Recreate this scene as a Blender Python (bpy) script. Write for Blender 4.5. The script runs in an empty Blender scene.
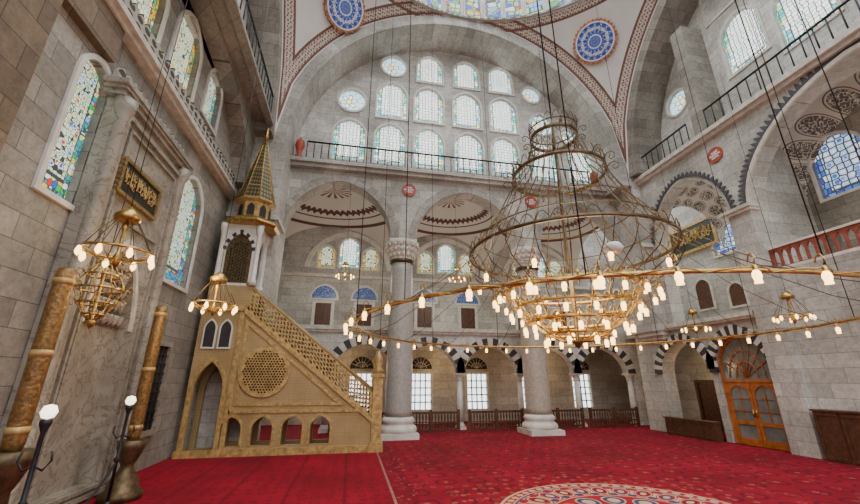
import bpy, bmesh, math, random
from mathutils import Vector, Matrix
from mathutils.geometry import tessellate_polygon
S=bpy.context.scene; C=S.collection
PI=math.pi; sin=math.sin; cos=math.cos
# ------------------------------------------------------------ camera
TH=math.radians(11.2); PH=math.radians(18.5)
CAM=Vector((0,0,2.4)); FPX=382.2
Fv=Vector((sin(TH)*cos(PH),cos(TH)*cos(PH),sin(PH)))
Rv=Vector((cos(TH),-sin(TH),0)); Uv=Rv.cross(Fv)
cd=bpy.data.cameras.new('camera'); cd.lens=16; cd.sensor_width=36; cd.clip_end=300; cd.clip_start=.05
co=bpy.data.objects.new('camera',cd); C.objects.link(co)
M=Matrix((Rv,Uv,-Fv)).transposed().to_4x4(); M.translation=CAM; co.matrix_world=M
S.camera=co
def ray(px,py): return Fv+Rv*((px-430)/FPX)+Uv*((252-py)/FPX)
def PY(px,py,Y): d=ray(px,py); return CAM+d*(Y/d.y)
def PX(px,py,X): d=ray(px,py); return CAM+d*(X/d.x)
# ------------------------------------------------------------ nodes
def nd(nt,typ,ins=None,**at):
    n=nt.nodes.new('ShaderNode'+typ)
    for k,v in at.items(): setattr(n,k,v)
    for k,v in (ins or {}).items():
        if isinstance(v,bpy.types.NodeSocket): nt.links.new(v,n.inputs[k])
        else: n.inputs[k].default_value=v
    return n
def mt(nt,op,a,b=0.0,c=None):
    i={0:a,1:b}
    if c is not None: i[2]=c
    return nd(nt,'Math',i,operation=op).outputs[0]
def c4(c): return (c[0],c[1],c[2],1)
def mx(nt,f,a,b,bl='MIX'):
    a=a if isinstance(a,bpy.types.NodeSocket) else c4(a); b=b if isinstance(b,bpy.types.NodeSocket) else c4(b)
    return nd(nt,'Mix',{0:f,6:a,7:b},data_type='RGBA',blend_type=bl).outputs[2]
def newmat(name,rough=.6,metal=0.0):
    m=bpy.data.materials.new(name); m.use_nodes=True; nt=m.node_tree; b=nt.nodes['Principled BSDF']
    b.inputs['Roughness'].default_value=rough; b.inputs['Metallic'].default_value=metal
    return m,nt,b
def pos(nt):
    g=nd(nt,'NewGeometry'); s=nd(nt,'SeparateXYZ',{0:g.outputs['Position']}); return g.outputs['Position'],s.outputs[0],s.outputs[1],s.outputs[2]
def bumpit(nt,b,h,st=.3,dist=.02):
    n=nd(nt,'Bump',{'Height':h,'Strength':st,'Distance':dist}); nt.links.new(n.outputs[0],b.inputs['Normal'])
def simple(name,c,rough=.5,metal=0.0,var=.25,scale=4,bump=0.0,emit=None,es=0):
    m,nt,b=newmat(name,rough,metal)
    P=nd(nt,'TexCoord').outputs['Object']
    n=nd(nt,'TexNoise',{'Vector':P,'Scale':scale,'Detail':5.0}).outputs[0]
    n=nd(nt,'MapRange',{0:n,1:.3,2:.7}).outputs[0]
    col=mx(nt,n,tuple(x*(1-var) for x in c),tuple(min(1,x*(1+var)) for x in c))
    nt.links.new(col,b.inputs['Base Color'])
    if bump: bumpit(nt,b,n,bump)
    if emit: b.inputs['Emission Color'].default_value=c4(emit); b.inputs['Emission Strength'].default_value=es
    return m
def stone(name,c1,c2,cm,bw=1.0,bh=.46,mode=None,cen=(0,0),rad=8.8,bump=.3,rough=.7):
    m,nt,b=newmat(name,rough); P,x,y,z=pos(nt)
    if mode is None: u=mt(nt,'ADD',x,y); v=z
    else:
        h=x if mode=='XZ' else y; dep=y if mode=='XZ' else x
        dx=mt(nt,'SUBTRACT',h,cen[0]); dz=mt(nt,'SUBTRACT',z,cen[1])
        u=mt(nt,'MULTIPLY',mt(nt,'ARCTAN2',dz,dx),rad)
        v=mt(nt,'ADD',dep,mt(nt,'SQRT',mt(nt,'ADD',mt(nt,'MULTIPLY',dx,dx),mt(nt,'MULTIPLY',dz,dz))))
        u,v=v,u
    vec=nd(nt,'CombineXYZ',{0:u,1:v}).outputs[0]
    br=nd(nt,'TexBrick',{'Vector':vec,'Color1':c4(c1),'Color2':c4(c2),'Mortar':c4(cm),'Scale':1.0,'Mortar Size':.010,'Mortar Smooth':.5,'Bias':-.1,'Brick Width':bw,'Row Height':bh})
    n1=nd(nt,'TexNoise',{'Vector':P,'Scale':.4,'Detail':5.0}).outputs[0]
    n2=nd(nt,'TexNoise',{'Vector':P,'Scale':6.0,'Detail':8.0,'Roughness':.75}).outputs[0]
    n3=nd(nt,'TexNoise',{'Vector':P,'Scale':1.6,'Detail':6.0,'Distortion':1.8}).outputs[0]
    r1=nd(nt,'MapRange',{0:n1,1:.3,2:.7,3:.62,4:1.13}).outputs[0]
    r2=nd(nt,'MapRange',{0:n2,1:.3,2:.7,3:.66,4:1.18}).outputs[0]
    vein=mt(nt,'SUBTRACT',1.0,mt(nt,'MULTIPLY',mt(nt,'LESS_THAN',mt(nt,'ABSOLUTE',mt(nt,'SUBTRACT',n3,.5)),.012),.16))
    k=mt(nt,'MULTIPLY',mt(nt,'MULTIPLY',r1,r2),vein)
    kc=nd(nt,'CombineColor',{0:k,1:mt(nt,'POWER',k,1.03),2:mt(nt,'POWER',k,1.1)}).outputs[0]
    nt.links.new(mx(nt,1.0,br.outputs[0],kc,'MULTIPLY'),b.inputs['Base Color'])
    hh=mt(nt,'ADD',mt(nt,'MULTIPLY',br.outputs['Fac'],-.7),mt(nt,'MULTIPLY',n2,.5))
    bumpit(nt,b,hh,bump,.03)
    return m
def veined(name,c1,c2,vein):
    m,nt,b=newmat(name,.4); P,x,y,z=pos(nt)
    n=nd(nt,'TexNoise',{'Vector':P,'Scale':1.1,'Detail':6.0,'Distortion':1.2}).outputs[0]
    n2=nd(nt,'TexNoise',{'Vector':P,'Scale':1.6,'Detail':5.0,'Distortion':2.2}).outputs[0]
    c=mx(nt,nd(nt,'MapRange',{0:n,1:.3,2:.7}).outputs[0],c1,c2)
    v=mt(nt,'LESS_THAN',mt(nt,'ABSOLUTE',mt(nt,'SUBTRACT',n2,.5)),.022)
    nt.links.new(mx(nt,mt(nt,'MULTIPLY',v,.55),c,vein),b.inputs['Base Color']); return m
CX,CY,CZ,HALF=5.2,7.0,13.3,9.4
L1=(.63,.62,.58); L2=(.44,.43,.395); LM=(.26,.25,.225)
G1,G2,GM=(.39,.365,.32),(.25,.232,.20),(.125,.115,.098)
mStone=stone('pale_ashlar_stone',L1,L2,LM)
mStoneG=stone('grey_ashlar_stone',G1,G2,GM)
mStoneB=stone('brown_ashlar_stone',(.24,.178,.12),(.14,.104,.07),(.06,.047,.035),1.0,.5)
mStoneF=stone('fine_white_ashlar',(.73,.72,.685),(.56,.55,.515),(.36,.35,.325),.9,.42)
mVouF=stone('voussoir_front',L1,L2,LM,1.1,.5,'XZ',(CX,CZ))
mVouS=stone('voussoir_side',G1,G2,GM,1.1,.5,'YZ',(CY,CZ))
mMarble=veined('grey_brown_veined_marble',(.215,.19,.152),(.37,.34,.29),(.10,.085,.065))
mMarbleW=simple('white_marble',(.67,.65,.60),.4,0,.15,3)
mGranite=simple('grey_granite',(.385,.375,.35),.35,0,.18,9)
mGraniteP=simple('rosy_granite',(.44,.385,.33),.35,0,.18,9)
mCream=simple('cream_stone',(.58,.55,.485),.6,0,.2,5)
mBlack=simple('black_stone',(.03,.028,.03),.5,0,.3,6)
mFringe=simple('dark_painted_border',(.075,.072,.083),.6,0,.4,20)
mRedS=simple('red_stone',(.28,.065,.04),.6,0,.3,6)
mGold=simple('gilded_metal',(.46,.30,.095),.32,.85,.45,12,.1)
mGoldM=simple('gilded_marble',(.46,.31,.115),.42,.2,.4,8,.1)
mDark=simple('dark_iron',(.03,.03,.035),.45,.6,.3,9)
mDarkG=simple('dark_opening',(.03,.026,.022),.8,0,.3,4)
mBronze=simple('aged_bronze',(.11,.075,.038),.45,.6,.5,9,.1)
mCandle=simple('patterned_aged_gold_candle',(.25,.145,.05),.4,.5,.45,20,.35)
mWood=simple('dark_walnut',(.09,.036,.017),.45,0,.4,7)
mWoodO=simple('orange_brown_varnished_wood',(.42,.125,.022),.35,0,.35,6)
mGlass=simple('dim_glass',(.17,.19,.175),.12,0,.3,2)
mBulb=simple('glowing_bulb',(1,.75,.4),.3,0,.0,1,0,(1.0,.58,.18),6.5)
mGlobe=simple('white_globe',(1,.95,.85),.3,0,0,1,0,(1,.86,.62),3.0)
mWhite=simple('white_plaster',(.72,.70,.66),.7,0,.06,2)
def minbarmat():
    m,nt,b=newmat('tan_gold_carved_marble',.42); P,x,y,z=pos(nt)
    n=nd(nt,'TexNoise',{'Vector':P,'Scale':1.0,'Detail':5.0}).outputs[0]
    vec=nd(nt,'CombineXYZ',{0:mt(nt,'ADD',x,y),1:z}).outputs[0]
    e=nd(nt,'TexVoronoi',{'Vector':vec,'Scale':5.5,'Randomness':.12},feature='DISTANCE_TO_EDGE').outputs['Distance']
    d=nd(nt,'TexVoronoi',{'Vector':vec,'Scale':5.5,'Randomness':.12}).outputs['Distance']
    c=mx(nt,nd(nt,'MapRange',{0:n,1:.3,2:.7}).outputs[0],(.34,.235,.10),(.50,.37,.185))
    l=mt(nt,'MAXIMUM',mt(nt,'LESS_THAN',e,.05),mt(nt,'LESS_THAN',mt(nt,'ABSOLUTE',mt(nt,'SUBTRACT',d,.24)),.045))
    nt.links.new(mx(nt,mt(nt,'MULTIPLY',l,.5),c,(.17,.10,.03)),b.inputs['Base Color']); bumpit(nt,b,mt(nt,'MULTIPLY',l,-1.0),.4,.015); return m
mMinbar=minbarmat()
def patt_blue():
    m,nt,b=newmat('blue_tile',.3); P=nd(nt,'TexCoord').outputs['Object']
    v=nd(nt,'TexVoronoi',{'Vector':P,'Scale':9.0},feature='DISTANCE_TO_EDGE').outputs['Distance']
    f=mt(nt,'LESS_THAN',v,.06)
    nt.links.new(mx(nt,f,(.03,.08,.34),(.35,.45,.7)),b.inputs['Base Color']); return m
mBlue=patt_blue()
def roundmat():
    m,nt,b=newmat('cobalt_field',.5); P=nd(nt,'TexCoord').outputs['Object']; s=nd(nt,'SeparateXYZ',{0:P}); x,y=s.outputs[0],s.outputs[1]
    d=mt(nt,'SQRT',mt(nt,'ADD',mt(nt,'MULTIPLY',x,x),mt(nt,'MULTIPLY',y,y))); a=mt(nt,'ARCTAN2',y,x)
    w=mt(nt,'MULTIPLY',mt(nt,'SINE',mt(nt,'ADD',mt(nt,'MULTIPLY',a,8.0),mt(nt,'MULTIPLY',d,9.0))),mt(nt,'SINE',mt(nt,'SUBTRACT',mt(nt,'MULTIPLY',a,8.0),mt(nt,'MULTIPLY',d,9.0))))
    f=mt(nt,'LESS_THAN',mt(nt,'ABSOLUTE',w),.10)
    c=mx(nt,mt(nt,'MULTIPLY',f,.8),(.04,.09,.46),(.66,.72,.85))
    c=mx(nt,mt(nt,'LESS_THAN',mt(nt,'ABSOLUTE',mt(nt,'SUBTRACT',d,.34)),.03),c,(.75,.78,.85))
    nt.links.new(c,b.inputs['Base Color']); return m
mRound=roundmat()
def rosemat():
    m,nt,b=newmat('rose_stained_glass',.3); P=nd(nt,'TexCoord').outputs['Object']; s=nd(nt,'SeparateXYZ',{0:P}); x=mt(nt,'ADD',s.outputs[0],s.outputs[1]); z=s.outputs[2]
    d=mt(nt,'SQRT',mt(nt,'ADD',mt(nt,'MULTIPLY',x,x),mt(nt,'MULTIPLY',z,z))); a=mt(nt,'ARCTAN2',z,x)
    sw=mt(nt,'SINE',mt(nt,'MULTIPLY',a,6.0))
    c=mx(nt,mt(nt,'GREATER_THAN',d,mt(nt,'ADD',.36,mt(nt,'MULTIPLY',sw,.12))),(.92,.97,.93),(.55,.78,.82))
    c=mx(nt,mt(nt,'LESS_THAN',mt(nt,'ABSOLUTE',mt(nt,'SUBTRACT',d,mt(nt,'ADD',.36,mt(nt,'MULTIPLY',sw,.12)))),.03),c,(.05,.05,.05))
    c=mx(nt,mt(nt,'LESS_THAN',mt(nt,'ABSOLUTE',sw),.12),c,(.06,.06,.06))
    c=mx(nt,mt(nt,'LESS_THAN',d,.17),c,(1,.8,.4))
    c=mx(nt,mt(nt,'LESS_THAN',mt(nt,'ABSOLUTE',mt(nt,'SUBTRACT',d,.17)),.025),c,(.05,.05,.05))
    nt.links.new(mx(nt,.6,(0,0,0),c),b.inputs['Base Color']); nt.links.new(c,b.inputs['Emission Color']); b.inputs['Emission Strength'].default_value=1.7; return m
mRose=rosemat()
mScriptW=simple('white_enamel',(.8,.82,.88),.5,0,.03,2)
mRoundelR=simple('red_lacquer',(.36,.06,.03),.5,0,.25,8)
mRim=simple('terracotta_lace',(.48,.20,.10),.6,0,.7,9)
def pane(name,base,tints,border,st,scale=3.2,line=.07,thr=.34,fl=.35,bw=.36):
    m,nt,b=newmat(name,.3); P,x,y,z=pos(nt)
    vec=nd(nt,'CombineXYZ',{0:mt(nt,'ADD',x,y),1:z}).outputs[0]
    v=nd(nt,'TexVoronoi',{'Vector':vec,'Scale':scale,'Randomness':fl})
    e=nd(nt,'TexVoronoi',{'Vector':vec,'Scale':scale,'Randomness':fl},feature='DISTANCE_TO_EDGE').outputs['Distance']
    s=nd(nt,'SeparateColor',{0:v.outputs['Color']})
    ramp=nd(nt,'ValToRGB',{0:s.outputs[0]}); cr=ramp.color_ramp; cr.interpolation='CONSTANT'
    while len(cr.elements)<len(tints): cr.elements.new(.5)
    for i,t in enumerate(tints): cr.elements[i].position=i/len(tints); cr.elements[i].color=c4(t)
    f=mt(nt,'LESS_THAN',v.outputs['Distance'],thr)
    col=mx(nt,f,base,ramp.outputs[0])
    G=nd(nt,'SeparateXYZ',{0:nd(nt,'TexCoord').outputs['Generated']})
    nx=nd(nt,'SeparateXYZ',{0:nd(nt,'NewGeometry').outputs['True Normal']}).outputs[0]
    isx=mt(nt,'GREATER_THAN',mt(nt,'ABSOLUTE',nx),.7)
    g=mt(nt,'ADD',mt(nt,'MULTIPLY',isx,G.outputs[1]),mt(nt,'MULTIPLY',mt(nt,'SUBTRACT',1.0,isx),G.outputs[0]))
    gu=mt(nt,'MAXIMUM',mt(nt,'ABSOLUTE',mt(nt,'SUBTRACT',g,.5)),mt(nt,'MULTIPLY',mt(nt,'SUBTRACT',.5,G.outputs[2]),.92))
    bd=mt(nt,'GREATER_THAN',gu,bw)
    col=mx(nt,bd,col,mx(nt,mt(nt,'GREATER_THAN',s.outputs[1],.4),border,ramp.outputs[0]))
    col=mx(nt,mt(nt,'LESS_THAN',mt(nt,'ABSOLUTE',mt(nt,'SUBTRACT',gu,bw)),.012),col,(.06,.06,.06))
    col=mx(nt,mt(nt,'LESS_THAN',e,line),col,(.05,.05,.05))
    nt.links.new(mx(nt,.6,(0,0,0),col),b.inputs['Base Color']); nt.links.new(col,b.inputs['Emission Color']); b.inputs['Emission Strength'].default_value=st
    return m
mPaneW=pane('pale_stained_glass',(.92,.97,.94),[(.92,1,.96),(.35,.70,.85),(.35,.75,.5),(1,.85,.45),(.95,.97,.95)],(.08,.45,.42),1.9,5.4,.09,.30)
TV=[(.80,.03,.02),(.02,.12,.75),(.03,.5,.12),(.95,.60,.05),(.80,.9,.9),(.25,.5,.95),(.6,.85,.3)]
mPaneC=pane('vivid_stained_glass',(.74,.88,.68),TV,(.05,.35,.40),1.0,9.0,.06,.34,.6,.33)
mPaneV=pane('dome_stained_glass',(.35,.65,.40),TV,(.02,.25,.5),.65,2.6,.06,.48,.5)
mPaneG=pane('amber_green_stained_glass',(.85,.92,.70),[(.95,.55,.04),(.05,.5,.15),(.95,.95,.80),(.85,.25,.05),(.3,.7,.4)],(.80,.48,.05),1.05,8.0,.06,.34,.6,.34)
mPaneB=pane('bluish_stained_glass',(.50,.66,.92),[(.8,.88,1),(.05,.18,.6),(.95,.95,.95),(.15,.28,.75)],(.04,.10,.5),1.0,4.0,.09)
mPaneD=simple('daylit_pane',(.9,.95,.95),.2,0,.1,1,0,(.92,.97,1),2.6)
def carpet():
    m,nt,b=newmat('red_carpet',.9); P,x,y,z=pos(nt)
    A=lambda p,q: mt(nt,'MULTIPLY',p,q)
    lt=lambda p,q: mt(nt,'LESS_THAN',p,q)
    gt=lambda p,q: mt(nt,'GREATER_THAN',p,q)
    ab=lambda p,q: mt(nt,'ABSOLUTE',mt(nt,'SUBTRACT',p,q))
    n=nd(nt,'TexNoise',{'Vector':P,'Scale':.5,'Detail':3.0}).outputs[0]
    n2=nd(nt,'TexNoise',{'Vector':P,'Scale':30.0,'Detail':3.0}).outputs[0]
    red=mx(nt,nd(nt,'MapRange',{0:n,1:.3,2:.7}).outputs[0],(.17,.0015,.010),(.36,.003,.023))
    red=mx(nt,A(n2,.45),red,(.06,.0,.005))
    left=lt(x,1.05)
    rows=lt(mt(nt,'FRACT',A(x,.8)),.05)
    v3=nd(nt,'TexVoronoi',{'Vector':P,'Scale':3.2,'Randomness':.4})
    redl=mx(nt,A(rows,.5),red,(.07,.0,.006))
    redl=mx(nt,A(lt(ab(v3.outputs['Distance'],.3),.07),.5),redl,(.07,.0,.008))
    v=nd(nt,'TexVoronoi',{'Vector':P,'Scale':1.25,'Randomness':.15})
    v2=nd(nt,'TexVoronoi',{'Vector':P,'Scale':6.0,'Randomness':.6})
    v4=nd(nt,'TexVoronoi',{'Vector':P,'Scale':2.6,'Randomness':.5})
    pc=mx(nt,A(lt(ab(v.outputs['Distance'],.30),.05),.65),red,(.05,.0,.012))
    pc=mx(nt,A(lt(v2.outputs['Distance'],.24),.6),pc,(.06,.006,.03))
    pc=mx(nt,A(lt(ab(v4.outputs['Distance'],.2),.04),.30),pc,(.45,.14,.09))
    pc=mx(nt,A(lt(v.outputs['Distance'],.08),.5),pc,(.50,.20,.12))
    pc=mx(nt,lt(v.outputs['Distance'],.035),pc,(.10,.03,.06))
    dx=mt(nt,'SUBTRACT',x,5.3); dy=mt(nt,'SUBTRACT',y,7.25)
    d=A(mt(nt,'SQRT',mt(nt,'ADD',A(dx,dx),A(dy,dy))),1.15)
    a=mt(nt,'ARCTAN2',dy,dx)
    near=lt(d,4.0)
    fl=A(near,gt(A(mt(nt,'SINE',A(a,36.0)),mt(nt,'SINE',A(d,10.0))),.74))
    pc=mx(nt,A(fl,.32),pc,(.50,.22,.14))
    bd=A(gt(x,1.05),lt(x,1.6))
    pc=mx(nt,A(bd,.45),pc,(.10,.0,.01))
    pc=mx(nt,A(bd,A(lt(v2.outputs['Distance'],.22),.45)),pc,(.5,.22,.16))
    pc=mx(nt,A(lt(ab(x,1.08),.03),.3),pc,(.6,.4,.34))
    col=mx(nt,left,pc,redl)
    ins=lt(d,2.9)
    CR=(.52,.37,.25); RD=(.33,.006,.02); BL=(.03,.05,.14); DK=(.13,.006,.018)
    def palm(num,rc,rh,w,off=0.0):
        t=mt(nt,'ADD',A(a,num/(2*PI)),off+100.0)
        u=A(mt(nt,'SUBTRACT',mt(nt,'FRACT',t),.5),2.0)
        par=gt(mt(nt,'FRACT',A(mt(nt,'FLOOR',t),.5)),.25)
        vv=A(mt(nt,'SUBTRACT',d,rc),1/rh)
        uu=A(u,1/w)
        return mt(nt,'ADD',A(uu,uu),A(vv,vv)),par
    mc=mx(nt,gt(d,1.75),CR,CR)
    q,par=palm(26,2.15,.36,.86)
    mc=mx(nt,lt(q,1.0),mc,RD); mc=mx(nt,lt(ab(q,.70),.10),mc,CR); mc=mx(nt,lt(q,.34),mc,mx(nt,par,BL,DK)); mc=mx(nt,lt(q,.12),mc,CR)
    q,par=palm(26,2.44,.10,.5,.5); mc=mx(nt,lt(q,1.0),mc,RD)
    q,par=palm(26,1.86,.10,.5,.5); mc=mx(nt,lt(q,1.0),mc,BL)
    inn=lt(d,1.72); m2=mx(nt,1.0,CR,RD)
    q,par=palm(12,1.3,.34,.85); m2=mx(nt,lt(q,1.0),m2,BL); m2=mx(nt,lt(ab(q,.8),.12),m2,CR); m2=mx(nt,lt(q,.25),m2,CR)
    mc=mx(nt,inn,mc,m2)
    mc=mx(nt,lt(d,.9),mc,mx(nt,gt(mt(nt,'ADD',A(mt(nt,'COSINE',A(a,12.0)),.2),.6),d),CR,RD))
    rim=gt(d,2.56)
    q,par=palm(60,2.72,.08,.7); rimc=mx(nt,lt(q,1.0),RD,CR)
    mc=mx(nt,rim,mc,rimc)
    for r_,w_,cc in ((2.56,.035,BL),(2.60,.02,CR),(2.87,.04,CR),(1.73,.05,RD),(1.73,.02,CR),(.92,.04,CR)): mc=mx(nt,lt(ab(d,r_),w_),mc,cc)
    col=mx(nt,ins,col,mc)
    nt.links.new(col,b.inputs['Base Color']); bumpit(nt,b,n2,.25,.01)
    b.inputs['Specular IOR Level'].default_value=.12
    b.inputs['Sheen Weight'].default_value=.08; b.inputs['Sheen Tint'].default_value=(1,.3,.35,1)
    return m
mCarpet=carpet()
def pendmat():
    m,nt,b=newmat('painted_pendentive_plaster',.7); P,x,y,z=pos(nt)
    ax=mt(nt,'ABSOLUTE',mt(nt,'SUBTRACT',x,CX)); ay=mt(nt,'ABSOLUTE',mt(nt,'SUBTRACT',y,CY))
    mm=mt(nt,'MAXIMUM',ax,ay)
    v=nd(nt,'TexVoronoi',{'Vector':P,'Scale':8.0,'Randomness':.2}).outputs['Distance']
    n=nd(nt,'TexNoise',{'Vector':P,'Scale':1.2,'Detail':4.0}).outputs[0]
    base=mx(nt,n,(.63,.615,.585),(.79,.78,.75))
    pat=mx(nt,mt(nt,'LESS_THAN',v,.42),(.58,.51,.44),(.20,.095,.07))
    band=mt(nt,'MULTIPLY',mt(nt,'GREATER_THAN',mm,8.95),mt(nt,'LESS_THAN',mm,9.3))
    band=mt(nt,'MAXIMUM',band,mt(nt,'MULTIPLY',mt(nt,'GREATER_THAN',z,22.35),mt(nt,'LESS_THAN',z,22.65)))
    c=mx(nt,band,base,pat)
    ln=mt(nt,'LESS_THAN',mt(nt,'ABSOLUTE',mt(nt,'SUBTRACT',mm,8.92)),.045)
    ln=mt(nt,'MAXIMUM',ln,mt(nt,'LESS_THAN',mt(nt,'ABSOLUTE',mt(nt,'SUBTRACT',mm,9.32)),.035))
    ln=mt(nt,'MAXIMUM',ln,mt(nt,'LESS_THAN',mt(nt,'ABSOLUTE',mt(nt,'SUBTRACT',z,22.32)),.045))
    c=mx(nt,ln,c,(.17,.07,.05))
    nt.links.new(c,b.inputs['Base Color']); return m
mPend=pendmat()
def vaultmat(name,dense):
    m,nt,b=newmat(name,.7); P=nd(nt,'TexCoord').outputs['Object']; s=nd(nt,'SeparateXYZ',{0:P}); x,y=s.outputs[0],s.outputs[1]
    d=mt(nt,'SQRT',mt(nt,'ADD',mt(nt,'MULTIPLY',x,x),mt(nt,'MULTIPLY',y,y))); a=mt(nt,'ARCTAN2',y,x)
    n=nd(nt,'TexNoise',{'Vector':P,'Scale':2.0,'Detail':3.0}).outputs[0]
    base=mx(nt,n,(.56,.53,.475),(.74,.71,.655))
    sw=mt(nt,'SINE',mt(nt,'MULTIPLY',a,22.0))
    c=base
    if not dense:
        r0=mt(nt,'ADD',.74,mt(nt,'MULTIPLY',mt(nt,'ABSOLUTE',sw),-.06))
        g=mt(nt,'LESS_THAN',mt(nt,'ABSOLUTE',mt(nt,'SUBTRACT',d,r0)),.05)
        g=mt(nt,'MAXIMUM',g,mt(nt,'LESS_THAN',mt(nt,'ABSOLUTE',mt(nt,'SUBTRACT',d,.84)),.012))
        g=mt(nt,'MAXIMUM',g,mt(nt,'LESS_THAN',mt(nt,'ABSOLUTE',mt(nt,'SUBTRACT',d,.99)),.025))
        c=mx(nt,g,base,(.12,.04,.045))
        g2=mt(nt,'MULTIPLY',mt(nt,'LESS_THAN',d,.28),mt(nt,'GREATER_THAN',mt(nt,'SINE',mt(nt,'MULTIPLY',a,14.0)),.3))
        c=mx(nt,g2,c,(.2,.05,.05))
    else:
        G=nd(nt,'NewGeometry').outputs['Position']; gs=nd(nt,'SeparateXYZ',{0:G})
        # leaf medallions in rows: u runs round the vault, v across its depth
        u=mt(nt,'MULTIPLY',mt(nt,'ARCTAN2',mt(nt,'SUBTRACT',gs.outputs[2],9.0),mt(nt,'MULTIPLY',y,3.4)),3.2)
        vec=nd(nt,'CombineXYZ',{0:u,1:mt(nt,'MULTIPLY',gs.outputs[0],.95)}).outputs[0]
        v=nd(nt,'TexVoronoi',{'Vector':vec,'Scale':1.35,'Randomness':.12})
        w=nd(nt,'TexNoise',{'Vector':G,'Scale':7.5,'Detail':1.0}).outputs[0]
        dd=v.outputs['Distance']
        leaf=mt(nt,'MULTIPLY',mt(nt,'LESS_THAN',dd,.36),mt(nt,'GREATER_THAN',mt(nt,'ABSOLUTE',mt(nt,'SUBTRACT',w,.5)),.04))
        rr=mt(nt,'LESS_THAN',mt(nt,'ABSOLUTE',mt(nt,'SUBTRACT',dd,.42)),.018)
        c=mx(nt,mt(nt,'MULTIPLY',mt(nt,'MAXIMUM',leaf,rr),.9),c,(.075,.065,.07))
    nt.links.new(c,b.inputs['Base Color']); return m
mVault=vaultmat('painted_vault_plaster',False); mVaultD=vaultmat('arabesque_vault_plaster',True)
def friezemat():
    m,nt,b=newmat('carved_frieze',.7); P,x,y,z=pos(nt)
    u=mt(nt,'ADD',x,y)
    s=mt(nt,'ABSOLUTE',mt(nt,'SINE',mt(nt,'MULTIPLY',u,9.0))); t=mt(nt,'ABSOLUTE',mt(nt,'SINE',mt(nt,'MULTIPLY',z,14.0)))
    f=mt(nt,'GREATER_THAN',mt(nt,'MULTIPLY',s,t),.45)
    nt.links.new(mx(nt,f,(.42,.39,.33),(.055,.047,.04)),b.inputs['Base Color']); return m
mFrieze=friezemat()
SX=-4.33
def spiremat():
    m,nt,b=newmat('gilt_patterned_lead',.42,.35); P,x,y,z=pos(nt)
    a=mt(nt,'ARCTAN2',mt(nt,'SUBTRACT',y,15.7),mt(nt,'SUBTRACT',x,SX))
    w=mt(nt,'MULTIPLY',mt(nt,'SINE',mt(nt,'ADD',mt(nt,'MULTIPLY',a,16.0),mt(nt,'MULTIPLY',z,16.0))),mt(nt,'SINE',mt(nt,'SUBTRACT',mt(nt,'MULTIPLY',a,16.0),mt(nt,'MULTIPLY',z,16.0))))
    nt.links.new(mx(nt,mt(nt,'GREATER_THAN',w,.25),(.05,.052,.036),(.27,.185,.06)),b.inputs['Base Color']); return m
mSpire=spiremat()
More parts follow.
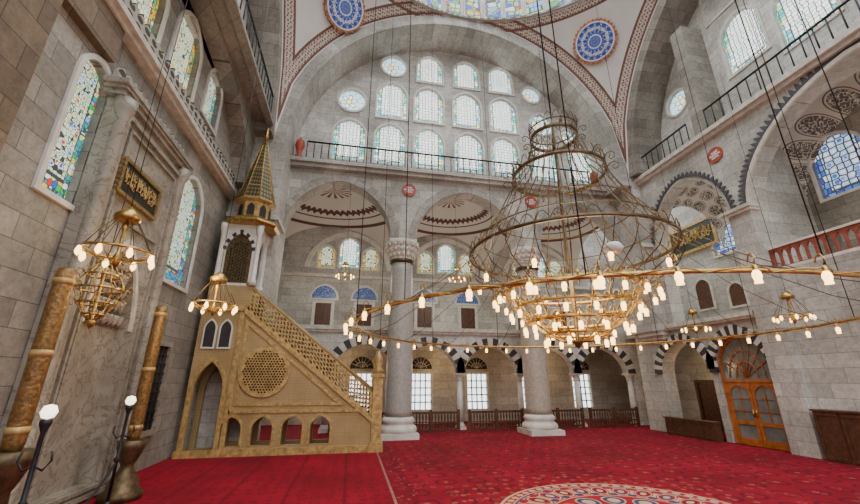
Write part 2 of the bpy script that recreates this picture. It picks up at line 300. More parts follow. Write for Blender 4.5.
# ------------------------------------------------------------ geometry helpers
class MB:
    def __init__(s): s.bm=bmesh.new()
    def f(s,vs,mi=0,sm=False):
        try:
            f=s.bm.faces.new(vs); f.material_index=mi; f.smooth=sm
        except ValueError: pass
    def box(s,x0,y0,z0,x1,y1,z1,mi=0):
        v=[s.bm.verts.new(p) for p in ((x0,y0,z0),(x1,y0,z0),(x1,y1,z0),(x0,y1,z0),(x0,y0,z1),(x1,y0,z1),(x1,y1,z1),(x0,y1,z1))]
        for q in ((0,3,2,1),(4,5,6,7),(0,1,5,4),(1,2,6,5),(2,3,7,6),(3,0,4,7)): s.f([v[i] for i in q],mi)
        return s
    def lathe(s,prof,c=(0,0,0),n=16,mi=0,sm=True,ph=0.0,loop=False):
        rings=[]
        for r,z in prof:
            if r<1e-5: rings.append([s.bm.verts.new((c[0],c[1],c[2]+z))])
            else: rings.append([s.bm.verts.new((c[0]+r*cos(ph+2*PI*i/n),c[1]+r*sin(ph+2*PI*i/n),c[2]+z)) for i in range(n)])
        pr=list(zip(rings,rings[1:]))
        if loop: pr.append((rings[-1],rings[0]))
        for a,b in pr:
            for i in range(n):
                j=(i+1)%n
                if len(a)>1 and len(b)>1: s.f([a[i],a[j],b[j],b[i]],mi,sm)
                elif len(a)>1: s.f([a[i],a[j],b[0]],mi,sm)
                elif len(b)>1: s.f([a[0],b[j],b[i]],mi,sm)
        if not loop:
            if len(rings[0])>1: s.f(rings[0][::-1],mi)
            if len(rings[-1])>1: s.f(rings[-1],mi)
        return s
    def tube(s,pts,r,n=6,closed=False,mi=0,flat=1.0):
        pts=[Vector(p) for p in pts]; N=len(pts); rings=[]
        for i,p in enumerate(pts):
            a=pts[(i-1)%N] if (closed or i>0) else p; b=pts[(i+1)%N] if (closed or i<N-1) else p
            t=(b-a).normalized(); up=Vector((0,0,1)) if abs(t.z)<.95 else Vector((1,0,0))
            e=t.cross(up).normalized(); w=e.cross(t)
            rr=r[i] if isinstance(r,(list,tuple)) else r
            rings.append([s.bm.verts.new(p+(e*cos(2*PI*k/n)+w*sin(2*PI*k/n)*flat)*rr) for k in range(n)])
        for i in range(N if closed else N-1):
            a,b=rings[i],rings[(i+1)%N]
            for k in range(n): s.f([a[k],a[(k+1)%n],b[(k+1)%n],b[k]],mi,True)
        if not closed: s.f(rings[0][::-1],mi); s.f(rings[-1],mi)
        return s
    def poly(s,out,holes,d0,d1,plane,mi=0):
        fn={'Y':lambda p,d:(p[0],d,p[1]),'X':lambda p,d:(d,p[0],p[1]),'Z':lambda p,d:(p[0],p[1],d)}[plane]
        loops=[out]+list(holes); flat=[p for l in loops for p in l]
        tris=tessellate_polygon([[Vector((p[0],p[1],0)) for p in l] for l in loops])
        A=[s.bm.verts.new(fn(p,d0)) for p in flat]; B=[s.bm.verts.new(fn(p,d1)) for p in flat]
        for t in tris: s.f([A[i] for i in t],mi); s.f([B[i] for i in t[::-1]],mi)
        k=0
        for l in loops:
            n=len(l)
            for i in range(n): s.f([A[k+i],A[k+(i+1)%n],B[k+(i+1)%n],B[k+i]],mi)
            k+=n
        return s
    def build(s,name,mats,parent=None,world=True,kind=None):
        bmesh.ops.recalc_face_normals(s.bm,faces=s.bm.faces)
        if parent is not None and world: bmesh.ops.translate(s.bm,verts=s.bm.verts,vec=-parent.location)
        me=bpy.data.meshes.new(name); s.bm.to_mesh(me); s.bm.free()
        for m in (mats if isinstance(mats,(list,tuple)) else [mats]): me.materials.append(m)
        o=bpy.data.objects.new(name,me); C.objects.link(o)
        if parent is not None: o.parent=parent
        if kind: o['kind']=kind
        return o
def empty(name,label=None,cat=None,loc=(0,0,0),group=None,kind=None):
    o=bpy.data.objects.new(name,None); o.empty_display_size=.2; C.objects.link(o); o.location=loc
    tag(o,label,cat,group,kind); return o
def tag(o,label=None,cat=None,group=None,kind=None):
    for k,v in (('label',label),('category',cat),('group',group),('kind',kind)):
        if v: o[k]=v
    return o
def dup(root,loc,label,rz=None):
    r=root.copy(); C.objects.link(r); r.location=loc; r['label']=label
    if rz is not None: r.rotation_euler=(0,0,rz)
    for ch in list(root.children):
        c=ch.copy(); C.objects.link(c); c.parent=r
        for g in list(ch.children):
            d=g.copy(); C.objects.link(d); d.parent=c
    return r
def struct(name,mb,mats,parent=None): return mb.build(name,mats,parent,True,'structure' if parent is None else None)
def curve(c,half,zs,rise,n=18,k=.10):
    o=[]
    for i in range(n+1):
        t=PI*(1-i/n); u=cos(t); w=sin(t)
        o.append((c+half*u, zs+rise*((1-k)*w+k*(1-abs(u)))))
    return o
def arch(c,half,z0,zs,rise,n=18,k=.10): return [(c-half,z0)]+curve(c,half,zs,rise,n,k)+[(c+half,z0)]
def circ(u,v,r,n=20): return [(u+r*cos(2*PI*i/n),v+r*sin(2*PI*i/n)) for i in range(n)]
WN=[0]; TN=[0]
def window(plane,d,sgn,out,inn,mp,depth=.18,fr=.06):
    WN[0]+=1; e=empty('window_%d'%WN[0],kind='structure')
    MB().poly(out,[inn],d+sgn*fr,d-sgn*.02,plane).build('window_frame',mMarbleW,e)
    MB().poly(inn,[],d-sgn*depth,d-sgn*(depth+.04),plane).build('pane',mp,e)
def awin(plane,d,sgn,u,zc,w,h,mp,holes):
    zs=zc+h/2-w/2*1.05
    inn=arch(u,w/2,zc-h/2,zs,w/2*1.05,10); out=arch(u,w/2+.11,zc-h/2-.11,zs,w/2*1.05+.11,10)
    holes.append(inn); window(plane,d,sgn,out,inn,mp)
def rwin(plane,d,sgn,u,zc,r,holes):
    holes.append(circ(u,zc,r)); WN[0]+=1
    e=empty('window_%d'%WN[0],kind='structure',loc=(u,d,zc) if plane=='Y' else (d,u,zc))
    MB().poly(circ(0,0,r+.12,28),[circ(0,0,r)],sgn*.06,-sgn*.02,plane).build('window_frame',mMarbleW,e,False)
    MB().poly(circ(0,0,r),[],-sgn*.18,-sgn*.22,plane).build('pane',mRose,e,False)
def trim(mb,mats): TN[0]+=1; return struct('trim_%d'%TN[0],mb,mats)
def voussoirs(plane,c,half,zs,rise,th,d0,d1,n,mats):
    mb=MB(); a=curve(c,half,zs,rise,n); b=curve(c,half+th,zs,rise+th,n)
    for i in range(n): mb.poly([a[i],a[i+1],b[i+1],b[i]],[],d0,d1,plane,i%2)
    return trim(mb,mats)
def fringe(plane,c,half,zs,rise,th,d0,d1,n,mat):
    a=curve(c,half+th*.16,zs,rise+th*.16,n*6); pr=[.28,.50,.85,1.0,.85,.50]
    out=[]
    for i in range(n*6+1):
        q=th*pr[i%6]; out.append(curve(c,half+q,zs,rise+q,n*6)[i])
    return trim(MB().poly(a+out[::-1],[],d0,d1,plane),mat)
# ---- flowing script: strokes of varying pen width, written from right to left
def bez(P,n=9):
    o=[]
    for i in range(n+1):
        t=i/n; q=[Vector(p) for p in P]
        while len(q)>1: q=[a.lerp(b,t) for a,b in zip(q,q[1:])]
        o.append((q[0].x,q[0].y))
    return o
GL={'alif':[bez([(.02,1.0),(-.04,.7),(.03,.4),(0,0)])],
 'lam':[bez([(.05,1.0),(0,.6),(.05,.1),(-.02,.02)]),bez([(-.02,.02),(-.2,-.18),(-.42,-.12),(-.5,.16)])],
 'waw':[[(.0+.12*cos(t*.7),.16+.12*sin(t*.7)) for t in range(10)],bez([(.12,.16),(.12,-.1),(-.1,-.32),(-.38,-.3)])],
 'nun':[bez([(.12,.28),(.12,-.35),(-.48,-.4),(-.46,.3)])],
 'sin':[bez([(.3,.02),(.26,.3),(.22,.02)],5),bez([(.22,.02),(.16,.28),(.12,.02)],5),bez([(.12,.02),(.06,.1),(0,.02)],4),bez([(0,.02),(-.02,-.4),(-.52,-.4),(-.5,.24)])],
 'kaf':[bez([(.3,.95),(-.05,.8),(-.1,.6),(.18,.38)]),bez([(.18,.38),(.3,.0),(.0,.0),(-.5,.04)])],
 'ha':[[(-.02+.16*cos(t*.7)*(1-.03*t),.16+.18*sin(t*.7)) for t in range(10)],bez([(-.1,.1),(-.2,-.02),(-.3,0),(-.4,.05)])],
 'ya':[bez([(.1,.3),(-.1,.2),(.15,.05),(.0,-.05)]),bez([(.0,-.05),(-.25,-.4),(-.6,-.35),(-.7,.05)]),bez([(-.7,.05),(-.3,-.5),(.1,-.45),(.4,-.38)])]}
def script(mb,w,h,seed,pen,fn):
    q=random.Random(seed); x=w; S_=h*.62
    keys=['alif','lam','sin','waw','nun','alif','kaf','ha','lam','ya']; adv={'alif':.26,'lam':.46,'waw':.40,'nun':.55,'sin':.85,'kaf':.75,'ha':.45,'ya':.7}
    while x>-w+.3*S_:
        k=q.choice(keys); y0=-.30*h+q.uniform(0,.18)*h
        if x-adv[k]*S_<-w: k='alif'
        for st in GL[k]:
            pts=[fn(max(-w,min(w,x-.12*S_+u*S_*.95)),max(-h,min(h,y0+v*S_*1.35))) for u,v in st]; m_=len(pts)
            mb.tube(pts,[pen*(.45+.9*sin(PI*min(1,(i+.6)/m_))) for i in range(m_)],5,flat=.7)
        if k in('nun','ya','kaf','sin'):
            u=x-.3*S_; v=y0+q.choice((.62,.7))*S_
            mb.tube([fn(u-pen,v),fn(u+pen,v+pen*.6)],pen*1.1,5)
        if q.random()<.5: mb.tube([fn(x-.15*S_,h*.55),fn(x-.32*S_,h*.72)],[pen*.3,pen*.6],5)
        x-=adv[k]*S_*.62
# ------------------------------------------------------------ floor
struct('floor',MB().box(-6.1,-6,-.2,20,24.5,0),mCarpet)
# ------------------------------------------------------------ front wall: arcade
HL=[(-1.025,2.575),(5.575,2.725),(12.15,2.5)]
out=[(-5.6,0),(-3.6,0)]
for c,h in HL: out+=curve(c,h,9.2,2.85,24)
out+=[(14.65,4.7),(15.2,4.7),(15.2,0),(15.9,0),(15.9,13.0),(-5.6,13.0)]
struct('wall_front',MB().poly(out,[],18.0,18.8,'Y'),mStone)
for c,h in HL:
    a=curve(c,h,9.2,2.85,24); b=curve(c,h+.42,9.2,3.27,24)
    trim(MB().poly(a+b[::-1],[],17.93,18.0,'Y'),stone('voussoir_small',(.47,.45,.405),(.33,.315,.28),(.19,.18,.16),.5,.36,'XZ',(c,9.2),2.7))
trim(MB().box(-3.6,17.55,12.8,14.2,18.0,13.0).box(-3.6,17.7,12.6,14.2,18.0,12.8),mStone)
struct('wall_corner_pier_near_pulpit',MB().box(-5.6,16.4,0,-3.6,18,13.1),mStone)
struct('wall_corner_pier_far',MB().box(14.65,16.4,4.7,15.9,18,13.1),mStone)
trim(MB().box(14.75,16.45,4.5,15.2,18,4.7).box(14.95,16.55,4.3,15.2,18,4.5),mCream)
trim(MB().box(-3.62,16.35,9.0,-3.5,18,9.2).box(-5.6,16.28,9.0,-3.5,16.4,9.2).box(14.55,16.28,9.0,15.9,16.4,9.2),mCream)
trim(MB().box(14.0,16.4,12.6,14.65,18,13.1),mStone)
def ringpts(cu,r0,r1,n=48):
    t0=math.asin(-.2/9.0); a=[]; b=[]
    for i in range(n+1):
        t=PI-t0+(2*t0-PI)*i/n
        a.append((cu+r0*cos(t),CZ+r0*sin(t))); b.append((cu+r1*cos(t),CZ+r1*sin(t)))
    return a+b[::-1]
struct('wall_arch_front',MB().poly(ringpts(CX,8.8,9.42),[],16.4,18.4,'Y'),mVouF)
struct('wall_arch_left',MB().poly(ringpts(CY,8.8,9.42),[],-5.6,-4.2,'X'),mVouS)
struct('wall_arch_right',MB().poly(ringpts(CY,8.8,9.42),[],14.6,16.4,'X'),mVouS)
def disc(cu,r=9.1,n=48): return [(cu+r*cos(PI*i/n),CZ-.2+(r*sin(PI*i/n)+.2 if 0<i<n else 0)) for i in range(n+1)]
H=[]; YT=18.4
for px,py in ((349,142),(390,145),(429,147),(469,150),(505,154),(544,160),(580,164)):
    p=PY(px,py,YT); awin('Y',YT,-1,p.x,14.9,1.68,2.55,mPaneW,H)
for px,py in ((392,104),(429,106),(467,108),(503,112)):
    p=PY(px,py,YT); awin('Y',YT,-1,p.x,17.85,1.7,2.45,mPaneW,H)
for px,py in ((430,69),(466,72),(500,76)):
    p=PY(px,py,YT); awin('Y',YT,-1,p.x,20.5,1.55,2.0,mPaneW,H)
for px,py,r,z in ((352,103,.74,17.5),(540,112,.74,17.5),(394,70,.74,20.35),(530,86,.6,19.7),(566,128,.5,16.9)):
    p=PY(px,py,YT); rwin('Y',YT,-1,p.x,z,r,H)
def okhole(h,cu): return all(math.hypot(u-cu,v-CZ)<9.0 and v>13.2 for u,v in h)
struct('wall_tympanum_front',MB().poly(disc(CX),[h for h in H if okhole(h,CX)],YT,YT+.5,'Y'),mStoneF)
# pendentives
mb=MB(); R2=HALF*math.sqrt(2); NA,NT=180,14; rows=[]
for i in range(NA+1):
    th=math.radians(-60)+math.radians(300)*i/NA
    rm=HALF/max(abs(cos(th)),abs(sin(th)))
    rr=[]
    for j in range(NT+1):
        r=rm+(HALF-rm)*j/NT
        z=CZ+math.sqrt(max(0,R2*R2-r*r)); rr.append(mb.bm.verts.new((CX+r*cos(th),CY+r*sin(th),z)))
    rows.append(rr)
for a,b in zip(rows,rows[1:]):
    for j in range(NT): mb.f([a[j],b[j],b[j+1],a[j+1]],0,True)
struct('ceiling_pendentives',mb,mPend)
def arcring(r0,r1,z0,z1,mat,name):
    mb=MB(); n=90; rs=[]
    for i in range(n+1):
        t=math.radians(-60+300*i/n)
        rs.append([mb.bm.verts.new((CX+r*cos(t),CY+r*sin(t),z)) for r,z in ((r0,z0),(r1,z0),(r1,z1),(r0,z1))])
    for a,b in zip(rs,rs[1:]):
        for k in range(4): mb.f([a[k],a[(k+1)%4],b[(k+1)%4],b[k]])
    return struct(name,mb,mat)
ZR=CZ+HALF
TN[0]+=1; arcring(9.25,9.5,ZR-.02,ZR+.08,mFrieze,'trim_%d'%TN[0])
arcring(9.4,9.8,ZR+.08,ZR+3.4,mWhite,'ceiling_drum')
for k in range(-6,7):
    t=PI/2+math.radians(7.5*k-4)
    WN[0]+=1; e=empty('window_%d'%WN[0],kind='structure',loc=(CX+9.38*cos(t),CY+9.38*sin(t),ZR+.1)); e.rotation_euler=(0,0,t-PI/2)
    MB().poly(arch(0,.56,0,1.3,.56,10),[arch(0,.46,.06,1.3,.46,10)],-.06,.0,'Y').build('window_frame',mCream,e,False)
    MB().poly(arch(0,.46,.06,1.3,.46,10),[],-.03,-.005,'Y').build('pane',mPaneV,e,False)
# ------------------------------------------------------------ left wall
H=[]; XL=-5.6
for (px,py,w,h,m) in ((80,126,.92,3.1,mPaneC),(148,2,1.35,2.6,mPaneG),(188,50,1.6,2.8,mPaneG),(213,98,1.3,2.1,mPaneC)):
    p=PX(px,py,XL); awin('X',XL,1,p.y,min(p.z,13.3-h/2) if p.z>10 else p.z,w,h,m,H)
awin('X',XL,1,12.95,7.05,1.8,3.6,mPaneC,H)
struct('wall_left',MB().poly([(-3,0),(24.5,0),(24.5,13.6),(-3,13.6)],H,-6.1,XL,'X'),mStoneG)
struct('wall_left_near',MB().box(-5.6,-3,0,-5.42,6.2,10.3),mStoneB)
struct('wall_left_upper_band',MB().box(-5.6,6.2,8.9,-5.42,7.75,10.3),mStoneB)
arc=[]
for i in range(41):
    u=cos(PI*(1-i/40)); arc.append((6.6+9.3*u,10.45+3.1*math.sqrt(max(0,1-u**4))))
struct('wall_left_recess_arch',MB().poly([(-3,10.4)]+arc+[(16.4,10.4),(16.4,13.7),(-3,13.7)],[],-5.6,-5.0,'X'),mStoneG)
mb=MB(); pts=[(-2,10.05)]; n=130
for i in range(n+1):
    y=-2+18.4*i/n; pts.append((y,10.68 if i%2 else 10.42))
pts.append((16.4,10.05)); mb.poly(pts,[],-5.6,-5.36,'X'); trim(mb,mFrieze)
trim(MB().box(-5.6,-3,9.9,-5.24,16.4,10.05).box(-5.6,-3,9.78,-5.36,16.4,9.9),mCream)
H=[]
for y,z,w,h in ((14.0,15.3,1.2,2.1),(11.6,15.3,1.3,2.2),(9.2,15.3,1.3,2.2),(12.6,17.9,1.2,2.0),(10.4,17.9,1.3,2.0)): awin('X',XL,1,y,z,w,h,mPaneW,H)
struct('wall_tympanum_left',MB().poly(disc(CY),[h for h in H if okhole(h,CY)],-6.1,XL,'X'),mStoneF)
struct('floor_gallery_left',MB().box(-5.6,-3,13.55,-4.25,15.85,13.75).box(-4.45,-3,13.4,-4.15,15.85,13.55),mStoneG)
# ------------------------------------------------------------ right wall
XR=15.2
DC,DW=13.1,1.12
NC,NW=15.9,1.38
Bh=arch(6.9,4.1,6.2,8.9,3.5,30); Ah=arch(14.0,2.0,4.95,9.1,2.5,24)
Dh=arch(DC,DW,.0,2.85,1.3,18); Nh=arch(NC,NW,.0,2.7,1.4,18)
out=[(-3,-.15),(18.0,-.15),(18.0,13.0),(-3,13.0)]
struct('wall_right',MB().poly(out,[Bh,Ah,Dh,Nh],XR,15.9,'X'),mStone)
struct('wall_right_pier',MB().box(14.9,10.95,0,15.2,11.85,8.7),mStone)
trim(MB().box(14.78,10.85,8.7,15.3,12.05,8.82).box(14.7,10.8,8.82,15.3,12.1,8.95),mCream)
trim(MB().box(14.95,11.95,4.78,15.2,16.4,4.95).box(15.02,11.95,4.68,15.2,16.4,4.78),mCream)
trim(MB().box(14.85,-3,12.8,15.25,16.4,13.0).box(15.0,-3,12.65,15.2,16.4,12.8),mCream)
fringe('X',6.9,4.25,8.9,3.65,.38,15.14,15.2,60,mFringe)
fringe('X',14.0,2.1,9.1,2.6,.30,15.14,15.2,32,mFringe)
a=curve(6.9,4.1,8.9,3.5,30); b=curve(6.9,4.25,8.9,3.65,30); trim(MB().poly(a+b[::-1],[],15.1,15.2,'X'),mCream)
voussoirs('X',DC,DW,2.85,1.3,.40,15.1,15.2,23,[mBlack,mCream])
voussoirs('X',NC,NW,2.7,1.4,.40,15.1,15.2,23,[mBlack,mCream])
struct('wall_right_divider',MB().box(15.9,11.0,0,19.95,11.95,13),mStone)
XB=18.1; H=[]
p=PX(838,160,XB); awin('X',XB,-1,p.y,p.z-.1,1.7,2.4,mPaneB,H)
struct('wall_right_alcove_back',MB().poly([(2.0,4.9),(11.0,4.9),(11.0,13.5),(2.0,13.5)],H,XB,XB+.3,'X'),mStoneG)
H=[]
p=PX(722,236,20); awin('X',20,-1,p.y,p.z,1.3,2.0,mPaneB,H)
struct('wall_right_back',MB().poly([(-3,0),(24.5,0),(24.5,14),(-3,14)],H,20,20.4,'X'),mStone)
struct('wall_right_bay_back',MB().box(18.2,14.3,0,18.4,20.4,4.7),mStone)
struct('wall_right_bay_side',MB().box(15.9,14.28,0,18.4,14.4,4.7),mStone)
struct('ceiling_right_gallery_slab',MB().box(15.9,-3,4.7,19.98,20.5,4.92),mStone)
struct('floor_balcony_platform',MB().box(15.9,-3,5.9,18.08,11,6.15),mStone)
H=[]; XT=16.4
for px,py,w,h in ((741,38,1.7,2.8),(716,-6,1.5,2.3),(801,4,1.8,2.8),(775,-40,1.4,2.3),(693,60,1.0,1.6)):
    p=PX(px,py,XT); awin('X',XT,-1,p.y,p.z,w,h,mPaneW,H)
p=PX(677,103,XT); rwin('X',XT,-1,p.y,p.z,.65,H)
struct('wall_tympanum_right',MB().poly(disc(CY),[h for h in H if okhole(h,CY)],XT,XT+.5,'X'),mStoneF)
struct('wall_right_gallery_pier',MB().box(15.2,11.9,13.0,16.4,12.6,19.3),mStoneG)
struct('floor_gallery_right',MB().box(15.2,-3,12.7,16.9,16.4,13.0),mStone)
# ------------------------------------------------------------ vaults
def sail(name,cx,cy,zs,hx,hy,rise,mat):
    mb=MB(); n=28; g=[]
    for i in range(n+1):
        r=[]
        for j in range(n+1):
            u=sin(PI/2*(2*i/n-1)); v=sin(PI/2*(2*j/n-1))
            r.append(mb.bm.verts.new((u,v,math.sqrt(max(0,1-.5*(u*u+v*v))))))
        g.append(r)
    for i in range(n):
        for j in range(n): mb.f([g[i][j],g[i+1][j],g[i+1][j+1],g[i][j+1]],0,True)
    o=mb.build(name,mat,None,True,'structure'); o.location=(cx,cy,zs); o.scale=(hx,hy,rise*math.sqrt(2)); return o
sail('ceiling_bay',-1.7,21.65,9.2,3.9,2.85,2.9,mVault)
sail('ceiling_bay',5.6,21.65,9.2,3.35,2.85,2.9,mVault)
sail('ceiling_bay',12.4,21.65,9.2,3.4,2.85,2.9,mVault)
sail('ceiling_arabesque',17.0,6.9,8.9,1.1,4.15,3.6,mVaultD)
sail('ceiling_arabesque',17.95,14.2,9.1,2.05,2.3,2.6,mVaultD)
# ------------------------------------------------------------ aisle back wall
YB=24.5; H=[]; KS=24.5/23
for cx in (-.55,6.0,12.8):
    for dx,w,h,dz in ((-1.45,1.0,1.45,0),(0,1.2,2.0,.35),(1.4,1.0,1.45,0)): awin('Y',YB,-1,cx+dx,10.0+dz,w,h,mPaneG if dx else mPaneW,H)
    a=curve(cx,2.75,9.2,2.6,20); b=curve(cx,2.45,9.2,2.3,20); trim(MB().poly(a+b[::-1],[],YB-.1,YB,'Y'),mMarbleW)
GW=[x*KS for x in (-2.8,.6,4.0,7.4,10.8,14.2)]
for x in GW:
    inn=[(x-.65,.7),(x+.65,.7),(x+.65,2.75),(x-.65,2.75)]; H.append(inn)
    WN[0]+=1; e=empty('window_%d'%WN[0],kind='structure')
    MB().poly([(x-.78,.57),(x+.78,.57),(x+.78,2.88),(x-.78,2.88)],[inn],YB-.06,YB+.02,'Y').build('window_frame',mCream,e)
    MB().poly(inn,[],YB+.2,YB+.24,'Y').build('pane',mPaneD,e)
    mb=MB()
    for k in range(1,4): mb.box(x-.65+1.3*k/4-.03,YB+.1,.7,x-.65+1.3*k/4+.03,YB+.16,2.75)
    for k in range(1,5): mb.box(x-.65,YB+.09,.7+2.05*k/5-.03,x+.65,YB+.15,.7+2.05*k/5+.03)
    mb.build('window_grille',mDark,e)
    g=MB(); g.poly(arch(x,.7,3.05,3.1,.65,12),[],YB-.05,YB-.01,'Y'); trim(g,mDarkG)
    g=MB()
    for k in range(1,8):
        t=PI*k/8; g.tube([(x,YB-.06,3.1),(x+.62*cos(t),YB-.06,3.1+.6*sin(t))],.018,4)
    g.tube([(x+.35*cos(PI*k/10),YB-.06,3.1+.33*sin(PI*k/10)) for k in range(11)],.018,4); trim(g,mCream)
struct('wall_aisle_back',MB().poly([(-6.1,-.15),(20,-.15),(20,14),(-6.1,14)],H,YB,YB+.4,'Y'),mStone)
for x in (-1.8,.55,4.2,6.95,10.7,13.2):
    x*=KS
    WN[0]+=1; e=empty('window_%d'%WN[0],kind='structure')
    MB().poly([(x-.66,5.4),(x+.66,5.4),(x+.66,7.1),(x-.66,7.1)],[[(x-.48,5.55),(x-.48,6.95),(x+.48,6.95),(x+.48,5.55)]],YB-.1,YB,'Y').build('window_frame',mMarbleW,e)
    for s in (-1,1): MB().box(x+s*.24-.23,YB-.07,5.56,x+s*.24+.23,YB-.02,6.94).build('shutter',mWood,e)
    o=arch(x,.76,7.25,7.3,.76,12); MB().poly(arch(x,.87,7.14,7.3,.87,12),[o],YB-.08,YB,'Y').build('lunette_frame',mMarbleW,e)
    MB().poly(o,[],YB-.05,YB-.01,'Y').build('tile_lunette',mBlue,e)
trim(MB().box(-5.6,YB-.2,8.6,20,YB,8.8),mCream)
# ------------------------------------------------------------ arcade below gallery
XC=[-1.1,2.3,5.7,9.1,12.5,15.9]
out=[(-5.6,0),(-4.32,0)]; cs=[-2.8,.6,4.0,7.4,10.8,14.2]
for c in cs: out+=curve(c,1.52,2.75,1.4,16)
out+=[(16.1,2.75),(16.1,0),(19.9,0),(19.9,4.95),(-5.6,4.95)]
struct('wall_arcade',MB().poly(out,[],20.45,20.95,'Y'),mStoneF)
struct('ceiling_gallery_slab',MB().box(-5.6,20.5,4.7,19.9,24.49,4.95),mStone)
trim(MB().box(-5.6,20.25,4.85,15.2,20.5,5.05).box(-5.6,20.35,4.72,15.2,20.5,4.85),mCream)
for c in cs: voussoirs('Y',c,1.52,2.75,1.4,.45,20.38,20.45,19,[mBlack,mCream])
ordn=['first','second','third','fourth','fifth','sixth']
sc=None
for i,x in enumerate(XC):
    lab='small white marble column under the striped arches, %s from the left'%ordn[i]
    if sc is None:
        sc=empty('marble_column',lab,'column',(x,20.7,0),'small columns of the striped arcade')
        MB().box(-.24,-.24,0,.24,.24,.14).lathe([(.23,.14),(.24,.2),(.18,.26),(.19,.3),(.16,.34)]).build('base',mMarbleW,sc,False)
        MB().lathe([(.15,.34),(.155,1.2),(.135,2.35)]).build('shaft',mMarbleW,sc,False)
        MB().lathe([(.14,2.35),(.17,2.38),(.15,2.42),(.22,2.62),(.26,2.66)]).box(-.27,-.27,2.66,.27,.27,2.76).build('capital',mMarbleW,sc,False)
    else: dup(sc,(x,20.7,0),lab)
def bigcol(x,lab,m):
    e=empty('granite_column',lab,'column',(x,18.4,0),'great columns of the side arcade')
    MB().box(-.82,-.82,0,.82,.82,.22).lathe([(.8,.22),(.84,.34),(.8,.46),(.68,.54),(.68,.6),(.74,.68),(.7,.78),(.62,.86)],n=28).build('base',mMarbleW,e,False)
    MB().lathe([(.62,.86),(.6,1.1),(.6,4),(.54,7.5),(.54,7.95)],n=32).build('shaft',m,e,False)
    MB().lathe([(.57,7.9),(.62,7.96),(.62,8.06),(.56,8.1)],n=28).build('collar',mBronze,e,False)
    mb=MB(); mb.lathe([(.55,8.1),(.56,8.2),(.66,8.36),(.66,8.44),(.76,8.6),(.76,8.7),(.86,8.88),(.86,8.98)],n=16,sm=False)
    for t in range(16):
        for r,z in ((.6,8.14),(.7,8.4),(.8,8.64)):
            a=2*PI*(t+.5*(r>.65))/16; mb.lathe([(0,0),(.075,.14),(.075,.2)],(r*cos(a),r*sin(a),z),6)
    mb.box(-.68,-.42,8.98,.68,.42,9.2); mb.build('muqarnas_capital',mMarbleW,e,False)
bigcol(2.2,'great grey granite column with muqarnas capital nearest the stepped pulpit',mGranite)
bigcol(8.95,'great rosy granite column standing behind the large chandelier',mGraniteP)
# ------------------------------------------------------------ railings
def railing(p0,p1,label,h=1.05,step=.36):
    p0=Vector(p0); p1=Vector(p1); e=empty('iron_railing',label,'railing',p0,'iron railings of the upper galleries')
    d=p1-p0; L=d.length; dn=d.normalized()
    MB().tube([(0,0,h),d+Vector((0,0,h))],.045,6).build('handrail',mDark,e,False)
    MB().tube([(0,0,.1),d+Vector((0,0,.1))],.03,5).build('lower_rail',mDark,e,False)
    n=int(L/step); first=None
    for i in range(n+1):
        o=MB().tube([(0,0,0),(0,0,h)],.026,5).build('baluster',mDark,e,False) if first is None else first.copy()
        if first is None: first=o
        else: C.objects.link(o); o.parent=e
        o.location=dn*(L*i/n)
railing((-2.9,17.75,13.0),(13.0,17.75,13.0),'long dark iron railing below the great window wall facing the camera')
railing((-4.3,2,13.75),(-4.3,15.6,13.75),'dark iron railing high on the wall above the stepped pulpit',step=.4)
railing((15.05,12.8,13.0),(15.05,16.2,13.0),'short dark iron railing between the far corner and a stone pier')
railing((15.05,1.0,13.0),(15.05,11.8,13.0),'long dark iron railing above the wide arabesque arch',step=.4)
for i,(x,lab) in enumerate(((-3.25,'left wooden finial post at the end of the long gallery railing'),(13.4,'right wooden finial post at the end of the long gallery railing'))):
    tag(MB().lathe([(.22,0),(.22,.12),(.1,.2),(.16,.5),(.24,.75),(.2,1.0),(.08,1.15),(.0,1.3)],(x,17.78,13.0)).build('finial_post',mRoundelR),lab,'post','finial posts on the gallery')
# ------------------------------------------------------------ roundels
def roundel(pt,nrm,r,lab,seed,big=True):
    e=empty('calligraphy_roundel' if big else 'red_roundel',lab,'roundel',pt,'painted calligraphy roundels' if big else 'small red roundels')
    z=Vector(nrm).normalized(); x=Vector((0,0,1)).cross(z).normalized(); y=z.cross(x)
    e.rotation_euler=Matrix((x,y,z)).transposed().to_euler()
    fz=lambda u,v:(u,v,.03)
    if big:
        n=64; o=[((r*(1.0 if i%2 else .92))*cos(2*PI*i/n),(r*(1.0 if i%2 else .92))*sin(2*PI*i/n)) for i in range(n)]
        MB().poly(o,[circ(0,0,r*.86,40)],-.1,.04,'Z').build('scalloped_rim',mRim,e,False)
        MB().poly(circ(0,0,r*.86,40),[circ(0,0,r*.80,40)],-.1,.06,'Z').build('pale_band',mScriptW,e,False)
        MB().poly(circ(0,0,r*.80,40),[],-.1,.02,'Z').build('field',mRound,e,False)
        mb=MB()
        for k in range(8):
            A=2*PI*k/8; sub=MB(); script(sub,r*.2,r*.13,seed,r*.014,fz)
            bmesh.ops.translate(sub.bm,verts=sub.bm.verts,vec=(0,r*.54,0))
            bmesh.ops.rotate(sub.bm,verts=sub.bm.verts,cent=(0,0,0),matrix=Matrix.Rotation(A,3,'Z'))
            me=bpy.data.meshes.new('tmp'); sub.bm.to_mesh(me); sub.bm.free(); mb.bm.from_mesh(me); bpy.data.meshes.remove(me)
        mb.build('script',mScriptW,e,False)
    else:
        MB().poly(circ(0,0,r,28),[],-.02,.03,'Z').build('field',mRoundelR,e,False)
        mb=MB()
        for v0,w_ in ((.34,.45),(0,.72),(-.34,.5)): script(mb,r*w_,r*.24,seed+int(v0*10),r*.022,lambda u,v,v0=v0:(u,v+r*v0,.03))
        mb.build('script',mScriptW,e,False)
